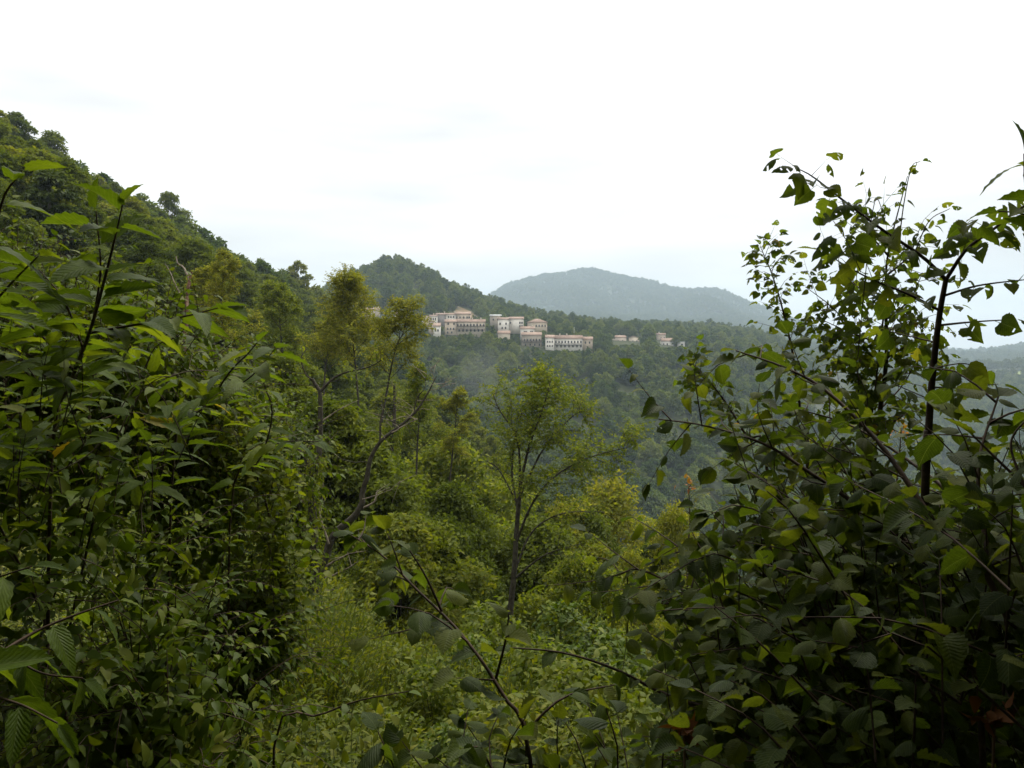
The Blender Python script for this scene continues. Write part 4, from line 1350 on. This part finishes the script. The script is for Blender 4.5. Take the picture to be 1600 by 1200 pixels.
def herb_proto(i, kind):
    rs = np.random.default_rng(300 + i)
    T = Plant(300 + i)
    if kind == 'mound':
        for k in range(55):
            a, e = rs.uniform(0, 6.28), rs.uniform(.1, 1.5)
            d = np.array([math.cos(a) * math.cos(e), math.sin(a) * math.cos(e), math.sin(e)])
            p0 = d * rs.uniform(.15, .3)
            q = T.twig([p0, d * .5 + rs.normal(0, .05, 3), d * np.array([.75, .75, .55]) * rs.uniform(.8, 1.2)], .004, .002, 4, 3)
            T.row(q, .055, .085, .1, droop=.2, tilt=.4)
        tpl, mt = 'ovate', 'herb'
    elif kind == 'willow':
        for k in range(60):
            a, l = rs.uniform(0, 6.28), rs.uniform(.02, .35)
            p = np.array([math.cos(a) * l, math.sin(a) * l, 0])
            q = T.twig([p, p * 1.3 + [0, 0, .5], p * 2.0 + [0, 0, rs.uniform(.7, 1.15)] + rs.normal(0, .06, 3)], .004, .002, 5, 3)
            T.row(q, .035, .09, .25, droop=-.25, fwd=.7, tilt=.6)
        tpl, mt = 'narrow', 'herb'
    else:
        for k in range(26):
            a, l = rs.uniform(0, 6.28), rs.uniform(.02, .4)
            p = np.array([math.cos(a) * l, math.sin(a) * l, 0])
            q = T.twig([p, p * 1.15 + [0, 0, .35], p * 1.4 + [0, 0, rs.uniform(.5, .95)] + rs.normal(0, .05, 3)], .005, .002, 5, 3)
            T.row(q, .05, .11, .2, droop=.15, tilt=.35)
        tpl, mt = 'ovate', 'herb'
    P, D, N, S = map(np.array, (T.P, T.D, T.N, T.S))
    V, F, U, R = leaf_geo(TPL[tpl], P, D, N, S, rs.uniform(0, 1, len(P)))
    V2, F2 = np.concatenate(T.twigs.V), np.concatenate(T.twigs.F)
    F2 = np.vstack([F2[:, :3], F2[:, [0, 2, 3]]])
    me = mesh_np('herb', np.vstack([V, V2]), np.vstack([F, F2 + len(V)]), [M[mt], M['greenstem']], uv=np.vstack([U, np.zeros((len(V2), 2))]), rnd=np.concatenate([R, np.zeros(len(F2))]), mat_idx=np.concatenate([np.zeros(len(F), int), np.ones(len(F2), int)]))
    UND.objects.link(bpy.data.objects.new('herb_%02d' % i, me))


for i, k in enumerate(('mound', 'mound', 'willow', 'herb', 'herb', 'mound')):
    herb_proto(i, k)
rs = np.random.default_rng(9)
UP, US, UI = [], [], []
for r0, r1, sp, s0, s1, kinds in ((2.6, 9, .42, .6, 1.0, [0, 1, 3, 4, 5, 0]), (9, 20, .75, 1.0, 1.7, [0, 1, 2, 3, 4, 5]), (20, 60, 1.5, 1.8, 3.2, [0, 1, 2, 3, 5])):
    x, y = polar_points(rs, -38, 36, r0, r1, sp)
    UP.append(np.stack([x, y, ground(x, y) - .05], -1))
    US.append(rs.uniform(s0, s1, len(x)))
    UI.append(rs.choice(kinds, len(x)))
# the patch of tall narrow-leaved herbs in the clearing
x, y = polar_points(rs, azpx(440), azpx(590), 8, 13, .5)
UP.append(np.stack([x, y, ground(x, y) - .05], -1))
US.append(rs.uniform(.9, 1.5, len(x)))
UI.append(np.full(len(x), 2))
UPc = np.concatenate(UP)
scatter('undergrowth', 'tangle of green herbs, brambles and grasses covering the slope below', UPc, rs.uniform(0, 6.28, len(UPc)), np.concatenate(US), np.concatenate(UI), UND)
print('undergrowth', len(UPc))
# ------------------------------------------------------------------ foreground shrubs
def fill_twigs(T, poly, n, s0, s1, root, length, spacing, size, arch=.12, r=.003, **kw):
    """leafy twigs whose tips fall inside a pixel polygon at depths s0..s1, all reaching out from the root side"""
    rs = T.rs
    poly = np.array(poly, float)
    x0, y0, x1, y1 = poly[:, 0].min(), poly[:, 1].min(), poly[:, 0].max(), poly[:, 1].max()
    k = 0
    while k < n:
        px, py = rs.uniform(x0, x1), rs.uniform(y0, y1)
        if not in_poly(np.array([px]), np.array([py]), [tuple(p) for p in poly])[0]:
            continue
        k += 1
        tip = at(px, py, rs.uniform(s0, s1))
        d = nrmz(nrmz(np.asarray(root) - tip) + rs.normal(0, .32, 3))
        L = length * rs.uniform(.6, 1.3)
        b = tip + d * L
        mid = (tip + b) / 2 + np.array([0, 0, arch * L]) + rs.normal(0, .07 * L, 3)
        q = T.twig([b, mid, tip], r, r * .4, 6)
        T.row(q, spacing, size, .12, **kw)


# ---- hazel on the right
T = Plant(61)
HR = np.array([1.75, 2.0, float(ground(1.75, 2.0)) - .1])
HZ = []
HZ.append(T.limb([HR + [.05, 0, 0], HR + [0, .1, .5]] + pl([(1590, 970), (1470, 830), (1380, 700), (1290, 610), (1220, 572), (1150, 548)], [2.0, 2.1, 2.3, 2.5, 2.6, 2.7]), .013, .0025, 26, 'stem', 'twig'))
HZ.append(T.limb([HR + [-.05, .1, 0], HR + [-.05, .2, .4]] + pl([(1480, 930), (1350, 800), (1260, 735), (1190, 692), (1100, 665), (1030, 655)], [2.3, 2.4, 2.5, 2.6, 2.7, 2.8]), .011, .0022, 26, 'stem', 'twig'))
HZ.append(T.limb([HR + [-.1, 0, 0], HR + [-.15, .2, .3]] + pl([(1400, 1000), (1280, 900), (1180, 862), (1110, 850), (1030, 872)], [2.3, 2.4, 2.5, 2.6, 2.7]), .010, .0022, 22, 'stem', 'twig'))
HZ.append(T.limb([HR + [-.15, 0, 0]] + pl([(1400, 1165), (1200, 1130), (1120, 1112), (1040, 1085), (960, 1045), (880, 1020), (800, 1012)], [2.3, 2.5, 2.55, 2.6, 2.65, 2.7, 2.75]), .011, .0025, 24, 'stem', 'twig'))
HZ.append(T.limb([HR + [.1, .1, 0], HR + [.1, .2, .5]] + pl([(1560, 900), (1500, 790), (1420, 720), (1330, 665), (1250, 640)], [2.4, 2.5, 2.7, 2.9, 3.0]), .011, .0025, 22, 'stem', 'twig'))
HZ.append(T.limb([HR + [.1, -.2, 0], HR + [.15, -.2, .4]] + pl([(1600, 1010), (1540, 840), (1530, 720), (1560, 620)], [1.6, 1.7, 1.8, 1.9]), .010, .0022, 20, 'stem', 'twig'))
HZ.append(T.limb([HR + [-.2, .2, 0]] + pl([(1330, 1100), (1180, 1000), (1080, 930), (1000, 890), (965, 900)], [2.3, 2.4, 2.6, 2.7, 2.8]), .009, .002, 20, 'stem', 'twig'))
for k, l in enumerate(HZ):
    if k == 3:
        T.row(l, .16, .085, .55, tilt=.4)
        continue
    T.row(l, .05, .088, .42, tilt=.35, droop=.3)
    T.spray(l, 11, .42, .055, .085, .35, 1, .4, .1, .003, tilt=.4, droop=.35)
OUT = [(1010, 880), (1060, 800), (1150, 745), (1120, 660), (1200, 610), (1290, 650), (1350, 720), (1440, 745), (1540, 690), (1610, 660), (1610, 1210), (960, 1210), (1010, 1080), (975, 950)]
kw = dict(tilt=.5, droop=.4)
fill_twigs(T, OUT, 190, 1.9, 2.5, HR + [0, .2, .3], .42, .05, .078, **kw)
fill_twigs(T, OUT, 270, 2.5, 3.3, HR + [0, .3, .3], .45, .045, .08, **kw)
fill_twigs(T, [(1180, 760), (1610, 760), (1610, 1210), (1020, 1210)], 80, 1.5, 2.0, HR, .38, .055, .072, **kw)
fill_twigs(T, [(1080, 850), (1610, 720), (1610, 1210), (1000, 1210)], 260, 3.2, 3.9, HR + [.3, 1.2, 0], .5, .05, .095, **kw)
T.finish('hazel_bush', 'large dark hazel bush with broad crinkled leaves on the right', 'shrub', 'hazel', 'hazel', 300, crown_name='foliage', base=HR)

# ---- hazel branch rising at bottom centre
T = Plant(62)
HB = np.array([.12, 1.75, float(ground(.12, 1.75)) - .1])
l = T.limb([HB] + pl([(830, 1200), (785, 1085), (720, 990), (650, 920), (600, 870), (548, 836)], [1.95, 2.0, 2.1, 2.2, 2.3, 2.35]), .0065, .0018, 24, 'stem', 'twig')
T.row(l, .06, .098, .38, tilt=.3, droop=.3, taper=.1)
l2 = T.limb(pl([(775, 1060), (790, 1000), (795, 960)], [2.0, 1.98, 1.95]), .004, .0018, 8, 'branch', 'twig')
T.row(l2, .05, .085, .2, tilt=.35)
l3 = T.limb(pl([(690, 955), (665, 900), (640, 860)], [2.12, 2.1, 2.1]), .004, .0018, 8, 'branch', 'twig')
T.row(l3, .06, .085, .3, tilt=.35)
l4 = T.limb(pl([(815, 1150), (880, 1090), (960, 1070)], [1.97, 2.0, 2.1]), .004, .0018, 8, 'branch', 'twig')
T.row(l4, .06, .085, .2, tilt=.35)
T.spray(l, 9, .32, .055, .085, .35, 1, .4, .0, .003, tilt=.35, droop=.35)
fill_twigs(T, [(560, 1150), (720, 1110), (860, 1090), (1000, 1100), (1010, 1210), (540, 1210)], 26, 1.5, 2.3, HB, .35, .055, .08, tilt=.35, droop=.3)
T.finish('hazel_sapling', 'young hazel shoot with large leaves leaning left at bottom centre', 'shrub', 'hazel', 'hazel', 200, crown_name='foliage')

# thin bare stem low in the centre
T = Plant(63)
T.limb([to_ground(at(430, 1200, 3.0))] + pl([(430, 1150), (500, 1118), (560, 1095), (640, 1080)], [3.0, 3.0, 2.9, 2.8]), .006, .002, 14, 'stem', 'twig')
T.row(T.parts[0][1], .12, .07, .4, tilt=.5)
T.finish('bramble_cane', 'thin brown arching cane low at bottom centre', 'plant', 'ovate', 'darkleaf', 40)

# ---- lime saplings against the sky
T = Plant(64)
SB = 4.2
b0 = to_ground(at(1360, 760, SB))
A = T.limb([b0] + pl([(1364, 730), (1374, 650), (1385, 560), (1384, 470), (1388, 395), (1418, 275)], SB), .020, .002, 30, 'stem', 'twig')
T.row(A, .10, .06, .75, tilt=.5, hang=.3, droop=.5, face=.45)
for c in ([(1385, 565), (1345, 530), (1300, 480), (1258, 448)], [(1384, 540), (1330, 520), (1285, 500)], [(1375, 640), (1412, 600), (1432, 560)], [(1372, 660), (1330, 625), (1280, 600)], [(1383, 500), (1420, 470), (1440, 430)], [(1386, 450), (1350, 700), (1330, 370)],
          [(1388, 400), (1360, 365), (1345, 320)], [(1386, 430), (1420, 400), (1436, 360)], [(1376, 630), (1340, 600), (1312, 560)], [(1370, 680), (1410, 650), (1440, 640)], [(1384, 520), (1410, 505), (1440, 500)], [(1380, 600), (1350, 570), (1330, 545)], [(1384, 470), (1350, 455), (1330, 440)], [(1374, 650), (1350, 650), (1320, 650)], [(1385, 560), (1420, 540), (1450, 545)]):
    q = T.limb(pl(c, SB + T.rs.uniform(-.35, .35, len(c)) * np.linspace(0, 1, len(c))), .006, .0018, 9, 'branch', 'twig', 5)
    T.row(q, .05, .088, .1, tilt=.5, hang=.3, droop=.5, face=.45)
    T.spray(q, 11, .34, .045, .085, .05, 1, .7, .1, .002, tilt=.5, hang=.3, droop=.5, face=.45)
T.finish('lime_sapling', 'bushy small-leaved sapling with dark straight stem against the sky', 'tree', 'lime', 'lime', 300, crown_name='foliage')

for sd, lab, ctl in ((65, 'slim leafy shoot leaning left beside the bushy sapling', [(1262, 720), (1250, 640), (1240, 560), (1222, 480), (1205, 425), (1188, 385)]),
                     (66, 'short leafy shoot tipping left above the hazel', [(1200, 760), (1165, 680), (1120, 610), (1078, 565)])):
    T = Plant(sd)
    pp = pl(ctl, 4.4)
    m1 = T.limb([to_ground(pp[0])] + pp, .012, .0018, 20, 'stem', 'twig')
    T.row(m1, .06, .07, .5, tilt=.5, hang=.3, droop=.5, face=.45)
    T.spray(m1, 44, .24, .04, .08, .42, 1, .6, .1, .002, tilt=.5, hang=.3, droop=.5, face=.45)
    T.finish('lime_sapling', lab, 'tree', 'lime', 'lime', 220, crown_name='foliage')

T = Plant(67)
SD = 2.35
b0 = to_ground(at(1446, 760, SD))
A = T.limb([b0] + pl([(1446, 760), (1450, 690), (1456, 600), (1467, 500), (1478, 437)], SD), .0135, .0075, 24, 'stem', 'twig', 9)
BR = [([(1478, 437), (1440, 400), (1380, 360), (1320, 315), (1270, 276), (1243, 262)], .0062, .0012), ([(1478, 437), (1510, 390), (1550, 360), (1600, 322), (1670, 285)], .0066, .003), ([(1475, 462), (1530, 446), (1610, 436)], .004, .0015), ([(1470, 508), (1520, 503), (1585, 499)], .004, .0015),
      ([(1466, 484), (1420, 460), (1370, 440), (1330, 420), (1284, 392)], .0045, .0012), ([(1405, 377), (1412, 320), (1424, 262), (1438, 252)], .002, .001), ([(1430, 392), (1452, 345), (1484, 326)], .002, .001), ([(1462, 535), (1420, 525), (1380, 515)], .003, .0012), ([(1458, 575), (1505, 568), (1535, 578)], .0025, .0012),
      ([(1456, 605), (1500, 606), (1560, 600)], .003, .0012), ([(1340, 560), (1365, 322), (1385, 350)], .0015, .001), ([(1345, 425), (1325, 380), (1302, 345)], .0015, .0008), ([(1500, 405), (1520, 350), (1515, 345)], .0015, .0008), ([(1455, 625), (1420, 610), (1395, 600)], .002, .001)]
for k, (c, r0, r1) in enumerate(BR):
    n = len(c)
    dep = SD + np.linspace(0, 1, n) * T.rs.uniform(-.2, .2)
    q = T.limb(pl(c, dep), r0, r1, 14, 'branch', 'twig', 6)
    T.row(q, .042 if k not in (5, 10, 11) else .05, .098 if k not in (5, 6) else .045, .12, tilt=.55, hang=.3, droop=.6, fwd=.2, taper=.15, face=.8)
    if k in (0, 1, 4, 7):
        T.spray(q, 6, .16, .055, .088, .2, 1, .6, .0, .0012, tilt=.55, hang=.3, droop=.6, face=.8)
T.finish('lime_sapling', 'forked sapling with nibbled round leaves reaching highest on the right', 'tree', 'lime', 'lime', 300, crown_name='foliage')

# ---- sweet chestnut shoots
def chestnut(sd, label, limbs, base, size=.19, spacing=.05, n=300, extra=None, droop=.15):
    T = Plant(sd)
    for k, (c, s, r0) in enumerate(limbs):
        pts = pl(c, s)
        if k == 0 and base is not None:
            pts = [np.array(base)] + pts
        q = T.limb(pts, r0, .0018, 18, 'stem' if k == 0 else 'branch', 'twig', 7)
        T.row(q, spacing, size, .30 if k == 0 else .12, droop=droop, fwd=.5, tilt=.42, taper=.08, jit=.2, tipsize=.6)
    if extra:
        extra(T)
    return T.finish('chestnut_sapling', label, 'shrub', 'chestnut', 'chestnut', n, crown_name='foliage')


def gb(px, s):
    p = at(px, 900, s)
    return to_ground(p)


CH_POLY = [(-20, 420), (80, 430), (180, 440), (300, 540), (360, 600), (330, 700), (150, 720), (-20, 700)]
chestnut(71, 'tall chestnut shoot with long toothed leaves rising over the left thicket',
         [([(80, 720), (110, 600), (140, 520), (165, 430), (180, 370), (192, 318)], [3.3, 2.8, 2.5, 2.3, 2.25, 2.2], .009), ([(140, 520), (220, 506), (290, 494), (345, 480)], [2.5, 2.5, 2.5, 2.5], .005), ([(146, 500), (157, 420), (150, 330)], [2.45, 2.35, 2.3], .004), ([(116, 580), (60, 520), (10, 480)], [2.7, 2.5, 2.4], .005), ([(130, 545), (100, 470), (60, 420)], [2.55, 2.5, 2.5], .004)],
         gb(60, 3.9), .165, .042,
         extra=lambda T: fill_twigs(T, CH_POLY, 48, 2.4, 3.4, gb(100, 3.8), .35, .05, .135, r=.0022, tilt=.35, droop=.15, fwd=.55))
chestnut(72, 'chestnut shoot with yellowing tip leaning right out of the thicket',
         [([(270, 720), (320, 640), (360, 580), (385, 555), (402, 535)], [3.8, 3.3, 2.95, 2.8, 2.75], .007), ([(330, 625), (390, 590), (430, 545)], [3.2, 3.0, 2.9], .004)], gb(250, 4.6), .165, .055)
chestnut(73, 'small chestnut shoot at the right rim of the thicket',
         [([(360, 800), (405, 720), (425, 650), (412, 598)], [4.4, 3.8, 3.3, 3.1], .007), ([(410, 700), (450, 690), (500, 690)], [3.7, 3.4, 3.2], .003)], gb(350, 5.2), .13, .07)
chestnut(74, 'chestnut branch at the left edge of the picture',
         [([(-60, 640), (-40, 520), (-15, 400), (5, 310), (35, 268)], [2.6, 2.3, 2.0, 1.9, 1.9], .007), ([(-38, 505), (20, 440), (60, 400)], [2.28, 2.1, 2.0], .004)], gb(-100, 3.2), .16, .06)
chestnut(75, 'drooping chestnut sprays at the lower left corner',
         [([(-60, 1120), (-20, 1040), (50, 990), (120, 960), (185, 938)], [1.5, 1.6, 1.7, 1.75, 1.8], .006), ([(0, 1010), (60, 1050), (130, 1060)], 1.7, .003), ([(-40, 1080), (30, 1100), (90, 1130)], 1.6, .003), ([(-60, 930), (-10, 905), (50, 885)], 1.8, .003)], gb(-120, 1.6), .13, .05, droop=.45)
chestnut(76, 'chestnut branch entering at the upper right edge',
         [([(1760, 700), (1700, 480), (1640, 360), (1605, 300), (1600, 240)], 1.9, .008), ([(1640, 360), (1600, 335), (1560, 330)], 1.9, .003)], to_ground(at(1800, 900, 1.9)), .15, .07)
chestnut(77, 'chestnut twig with long leaves below it at the right edge',
         [([(1720, 900), (1620, 780), (1550, 710), (1500, 660)], [1.6, 1.65, 1.7, 1.75], .006), ([(1600, 760), (1580, 690), (1620, 640)], [1.65, 1.7, 1.7], .003)], to_ground(at(1800, 1000, 1.7)), .16, .05)

# pale elder shoot low on the right
T = Plant(78)
m1 = T.limb([to_ground(at(1545, 1200, 1.7))] + pl([(1535, 1150), (1505, 1030), (1492, 985), (1475, 960)], 1.7), .008, .003, 14, 'stem', 'twig')
q1 = T.limb(pl([(1495, 1020), (1512, 980), (1528, 955)], 1.68), .004, .002, 6, 'branch', 'greenstem')
for q in (m1, q1):
    T.row(q, .018, .055, .78 if q is m1 else .4, tilt=.5, droop=-.1)
T.finish('elder_shoot', 'upright shoot with small pale green leaflets low on the right', 'plant', 'lance', 'fresh', 60)

# withered stems
for sd, px, py, s, lab in ((81, 1062, 1165, 1.9, 'withered reddish brown dock stem at the bottom edge'), (82, 1545, 1140, 1.6, 'curled dry brown leaves in the lower right corner')):
    T = Plant(sd)
    m1 = T.limb([to_ground(at(px + 10, py + 40, s))] + pl([(px + 8, py + 20), (px, py - 15)], s), .004, .002, 8, 'stem', 'redwood')
    for k in range(16):
        p = m1[-1 - int(T.rs.integers(0, 4))]
        T.leaf(p + T.rs.normal(0, .012, 3), nrmz(T.rs.normal(0, 1, 3) + [0, 0, -.3]), nrmz(T.rs.normal(0, 1, 3)), T.rs.uniform(.03, .06))
    T.finish('withered_plant', lab, 'plant', 'ovate', 'brownleaf', 16)

# ---- left thicket: arching leafy canes over a dense mound
T = Plant(91)
rs = T.rs
BL = [(at(60, 930, 3.7), (.95, .85, 1.15), 330), (at(320, 850, 5.6), (.72, .85, 1.05), 420), (at(60, 690, 4.6), (.95, .8, .75), 520), (at(250, 1130, 3.3), (.42, .5, .5), 300), (at(400, 1010, 5.4), (.32, .5, .55), 430), (at(250, 690, 5.4), (.6, .6, .55), 260), (at(-150, 800, 4.0), (.7, .8, 1.5), 100), (at(395, 730, 6.2), (.42, .5, .5), 330), (at(130, 575, 4.4), (.8, .6, .42), 420), (at(-20, 500, 4.6), (.6, .6, .5), 250), (at(290, 630, 5.2), (.45, .5, .32), 260)]
TB = to_ground(at(150, 900, 4.6))
for k in range(9):
    c, R, _ = BL[k % len(BL)]
    p = to_ground(c + rs.normal(0, .2, 3))
    T.limb([p, p + [0, 0, .5], c + rs.normal(0, .15, 3), c + np.array(R) * [rs.uniform(-.5, .8), -.6, .9]], .012, .003, 16, 'stem', 'twig', 6)
for c, R, n in BL:
    R = np.array(R)
    for k in range(n):
        d = nrmz(rs.normal(0, 1, 3) + [0.15, -.55, .35])
        h = math.sin(d[0] * 6 + c[0] * 3) * math.sin(d[2] * 7 + c[1]) + .6 * math.sin(d[0] * 13 + d[2] * 11)
        if h < -.15 and rs.uniform() < .75:
            continue
        b = c + d * R * rs.uniform(.55, .95)
        o = nrmz(d * .8 + rs.normal(0, .5, 3) + [0, -.1, .25])
        L = rs.uniform(.22, .5)
        q = T.twig([b, b + o * L * .55 + [0, 0, .05 * L], b + o * L + [0, 0, -.16 * L]], .003, .0012, 5, 3)
        T.row(q, .038, rs.choice([.045, .06, .08]), .1, droop=.35, tilt=.4, hang=.2)
    for k in range(int(n * 1.6)):            # leaves inside the mound
        d = nrmz(rs.normal(0, 1, 3) + [0, -.4, .1])
        T.leaf(c + d * R * rs.uniform(.35, .85), nrmz(rs.normal(0, 1, 3)), nrmz(d + rs.normal(0, .5, 3)), rs.uniform(.08, .13))
for c in ([(75, 745), (150, 700), (215, 600), (275, 588)], [(180, 690), (215, 620), (250, 590), (278, 590)], [(85, 600), (92, 660), (30, 735)], [(330, 1190), (355, 1110), (365, 1090)]):
    T.limb(pl(c, 3.1), .0035, .0012, 14, 'branch', 'pale', 5)
for k in range(16):                          # dry vines trailing over the mound
    px, py = rs.uniform(0, 430), rs.uniform(560, 1120)
    a = rs.uniform(-.6, 2.2)
    q = [(px, py)]
    for m in range(4):
        a += rs.normal(0, .45)
        q.append((q[-1][0] + 45 * math.sin(a), q[-1][1] - 38 * math.cos(a)))
    T.limb(pl(q, rs.uniform(2.9, 3.5) if px < 260 else rs.uniform(4.3, 4.8)), .0028, .001, 14, 'vine', 'pale' if k % 3 == 0 else 'twig', 5)
T.finish('thicket', 'dense dark tangle of bramble and climber leaves filling the left side', 'shrub', 'ovate', 'darkleaf', 300, crown_name='foliage', base=TB)

# lighter climber hanging over the right flank of the thicket
T = Plant(92)
rs = T.rs
CB = to_ground(at(420, 1000, 5.6))
T.limb([CB] + pl([(440, 950), (430, 850), (400, 740), (340, 640), (280, 590)], [5.4, 5.2, 5.2, 5.0, 4.9]), .01, .002, 22, 'stem', 'twig')
for a, b, c_ in (((430, 850), (470, 780), (480, 700)), ((400, 740), (440, 690), (450, 640)), ((340, 640), (300, 640), (240, 640)), ((430, 900), (460, 880), (490, 860))):
    T.limb(pl([a, b, c_], 5.1), .004, .0015, 12, 'branch', 'twig', 5)
fill_twigs(T, [(230, 600), (330, 590), (420, 640), (475, 720), (490, 820), (480, 930), (440, 1010), (410, 960), (400, 820), (340, 720), (240, 680)], 230, 4.7, 5.3, CB + [0, 0, .8], .4, .042, .07, r=.002, tilt=.5, droop=.3)
T.finish('climber', 'bright yellow green climber draped over the right flank of the thicket', 'shrub', 'round', 'fresh', 250, crown_name='foliage')

# ---- trees of the wood behind the viewer, whose canopy overhangs the path
CAN = tree_kind(231, 9.0, 3.6, 3.2, 20, 9000, .34, M['slope'], r0=.2)
for k, (x, y, sc, lab) in enumerate(((-3.6, -2.6, 1.0, 'tall tree of the wood overhanging the path, uphill on the left'), (3.4, -2.4, 1.05, 'tall tree of the wood overhanging the path, downhill on the right'), (.2, -4.2, 1.15, 'tallest tree of the wood straight behind the path'), (-7.5, -.5, 1.0, 'tree of the wood standing well left of the path'), (7.2, -.8, 1.0, 'tree of the wood standing well right of the path'))):
    place_tree(CAN, (x, y, float(ground(x, y)) - .2), (sc, sc), k * 1.3, lab, 'trees overhanging the path')

# unseen wood added behind and beside the viewer to darken the foreground
x, y = polar_points(np.random.default_rng(13), 62, 298, 9, 60, 3.6)
_rs = np.random.default_rng(14)
WB = bpy.data.collections.new('bank_shade_tree_kinds')
WB.objects.link(bpy.data.objects.new('bank_shade_tree_00', CAN['crown']))
WB.objects.link(bpy.data.objects.new('bank_shade_tree_01', MID[3]['crown']))
scatter('woodland', 'unseen leafy wood added on the bank to darken the foreground', np.stack([x, y, ground(x, y) - .2], -1), _rs.uniform(0, 6.28, len(x)), _rs.uniform(.8, 1.3, len(x)), _rs.choice([0, 1, 0], len(x)), WB)

SHADE_TALL = tree_kind(232, 13.5, 4.0, 6.4, 20, 15000, .36, M['slope'], r0=.22)  # out-of-view trees added to shade the foreground; crowns kept above the frame
for k, (x, y, sc, lab) in enumerate(((-5.4, 1.9, 1.0, 'unseen tall tree added to shade the thicket from the left'), (5.6, 1.9, 1.0, 'unseen tall tree added to shade the hazel from the right'), (1.2, -1.9, 1.0, 'unseen tall tree added for shade close behind the viewing spot'))):
    place_tree(SHADE_TALL, (x, y, float(ground(x, y)) - .2), (sc, sc), k * 2.1, lab, 'trees overhanging the path')
# ------------------------------------------------------------------ haze: one closed box of even air round everything but the sky
g = Geo()
_lo = float(_V[:, 2].min()) - 1.5
_hi = max(float(_V[:, 2].max()) + 30.0, 380.0)
g.box(-6100, 6100, -6100, 6100, _lo, _hi)
hz_m, hz_n = new_mat('haze_air')
hv = hz_n.nodes.new('ShaderNodeVolumePrincipled')
hv.inputs['Color'].default_value = (0.70, 0.86, 1.0, 1)
hv.inputs['Density'].default_value = 0.0002
hv.inputs['Anisotropy'].default_value = 0.0
ho = hz_n.nodes.new('ShaderNodeOutputMaterial')
hz_n.links.new(hv.outputs[0], ho.inputs['Volume'])
tag(link('haze', g.build('haze', hz_m)), 'thin pale blue haze filling the valley air', kind='stuff')

# wisps of mist rising from the valley wood
def mist(px, py, s, w, d, h, label, lean, seed, dens):
    c = at(px, py, s)
    rs = np.random.default_rng(seed)
    nu, nv = 20, 12
    V, F = [], []
    for i in range(nv + 1):
        ph = math.pi * i / nv
        for j in range(nu):
            th = 2 * math.pi * j / nu
            k = 1 + .15 * math.sin(3 * th + seed) * math.sin(ph)
            z = math.cos(ph)
            V.append((w * k * math.sin(ph) * math.cos(th) + lean * z, d * k * math.sin(ph) * math.sin(th), h * z))
    for i in range(nv):
        for j in range(nu):
            F.append((i * nu + j, (i + 1) * nu + j, (i + 1) * nu + (j + 1) % nu, i * nu + (j + 1) % nu))
    m, nt = new_mat('mist_air')
    v = nt.nodes.new('ShaderNodeVolumePrincipled')
    v.inputs['Color'].default_value = (0.93, 0.95, 1.0, 1)
    tc = nt.nodes.new('ShaderNodeTexCoord')
    gr = nt.nodes.new('ShaderNodeTexGradient')
    gr.gradient_type = 'SPHERICAL'
    mp = nt.nodes.new('ShaderNodeMapping')
    mp.inputs['Location'].default_value = (-1, -1, -1)
    mp.inputs['Scale'].default_value = (2, 2, 2)
    nt.links.new(tc.outputs['Generated'], mp.inputs[0])
    nt.links.new(mp.outputs[0], gr.inputs[0])
    no = nt.nodes.new('ShaderNodeTexNoise')
    no.inputs['Scale'].default_value = 2.4
    no.inputs['Detail'].default_value = 4.0
    nt.links.new(tc.outputs['Generated'], no.inputs['Vector'])
    f = math_n(nt, 'MAXIMUM', math_n(nt, 'MULTIPLY_ADD', no.outputs['Fac'], 2.6, -0.95), 0.0)
    nt.links.new(math_n(nt, 'MULTIPLY', math_n(nt, 'MULTIPLY', f, gr.outputs['Fac']), dens), v.inputs['Density'])
    o = nt.nodes.new('ShaderNodeOutputMaterial')
    nt.links.new(v.outputs[0], o.inputs['Volume'])
    tag(link('mist', mesh_np('mist', V, F, m, smooth=True), None, c), label, kind='stuff')


mist(775, 588, 300, 22, 14, 17, 'faint wisp of mist above the wood below the village', 6, 3, .013)
mist(1315, 612, 380, 18, 14, 22, 'thin column of mist behind the lime stems', 5, 7, .03)
cy.volume_step_rate = 2.0
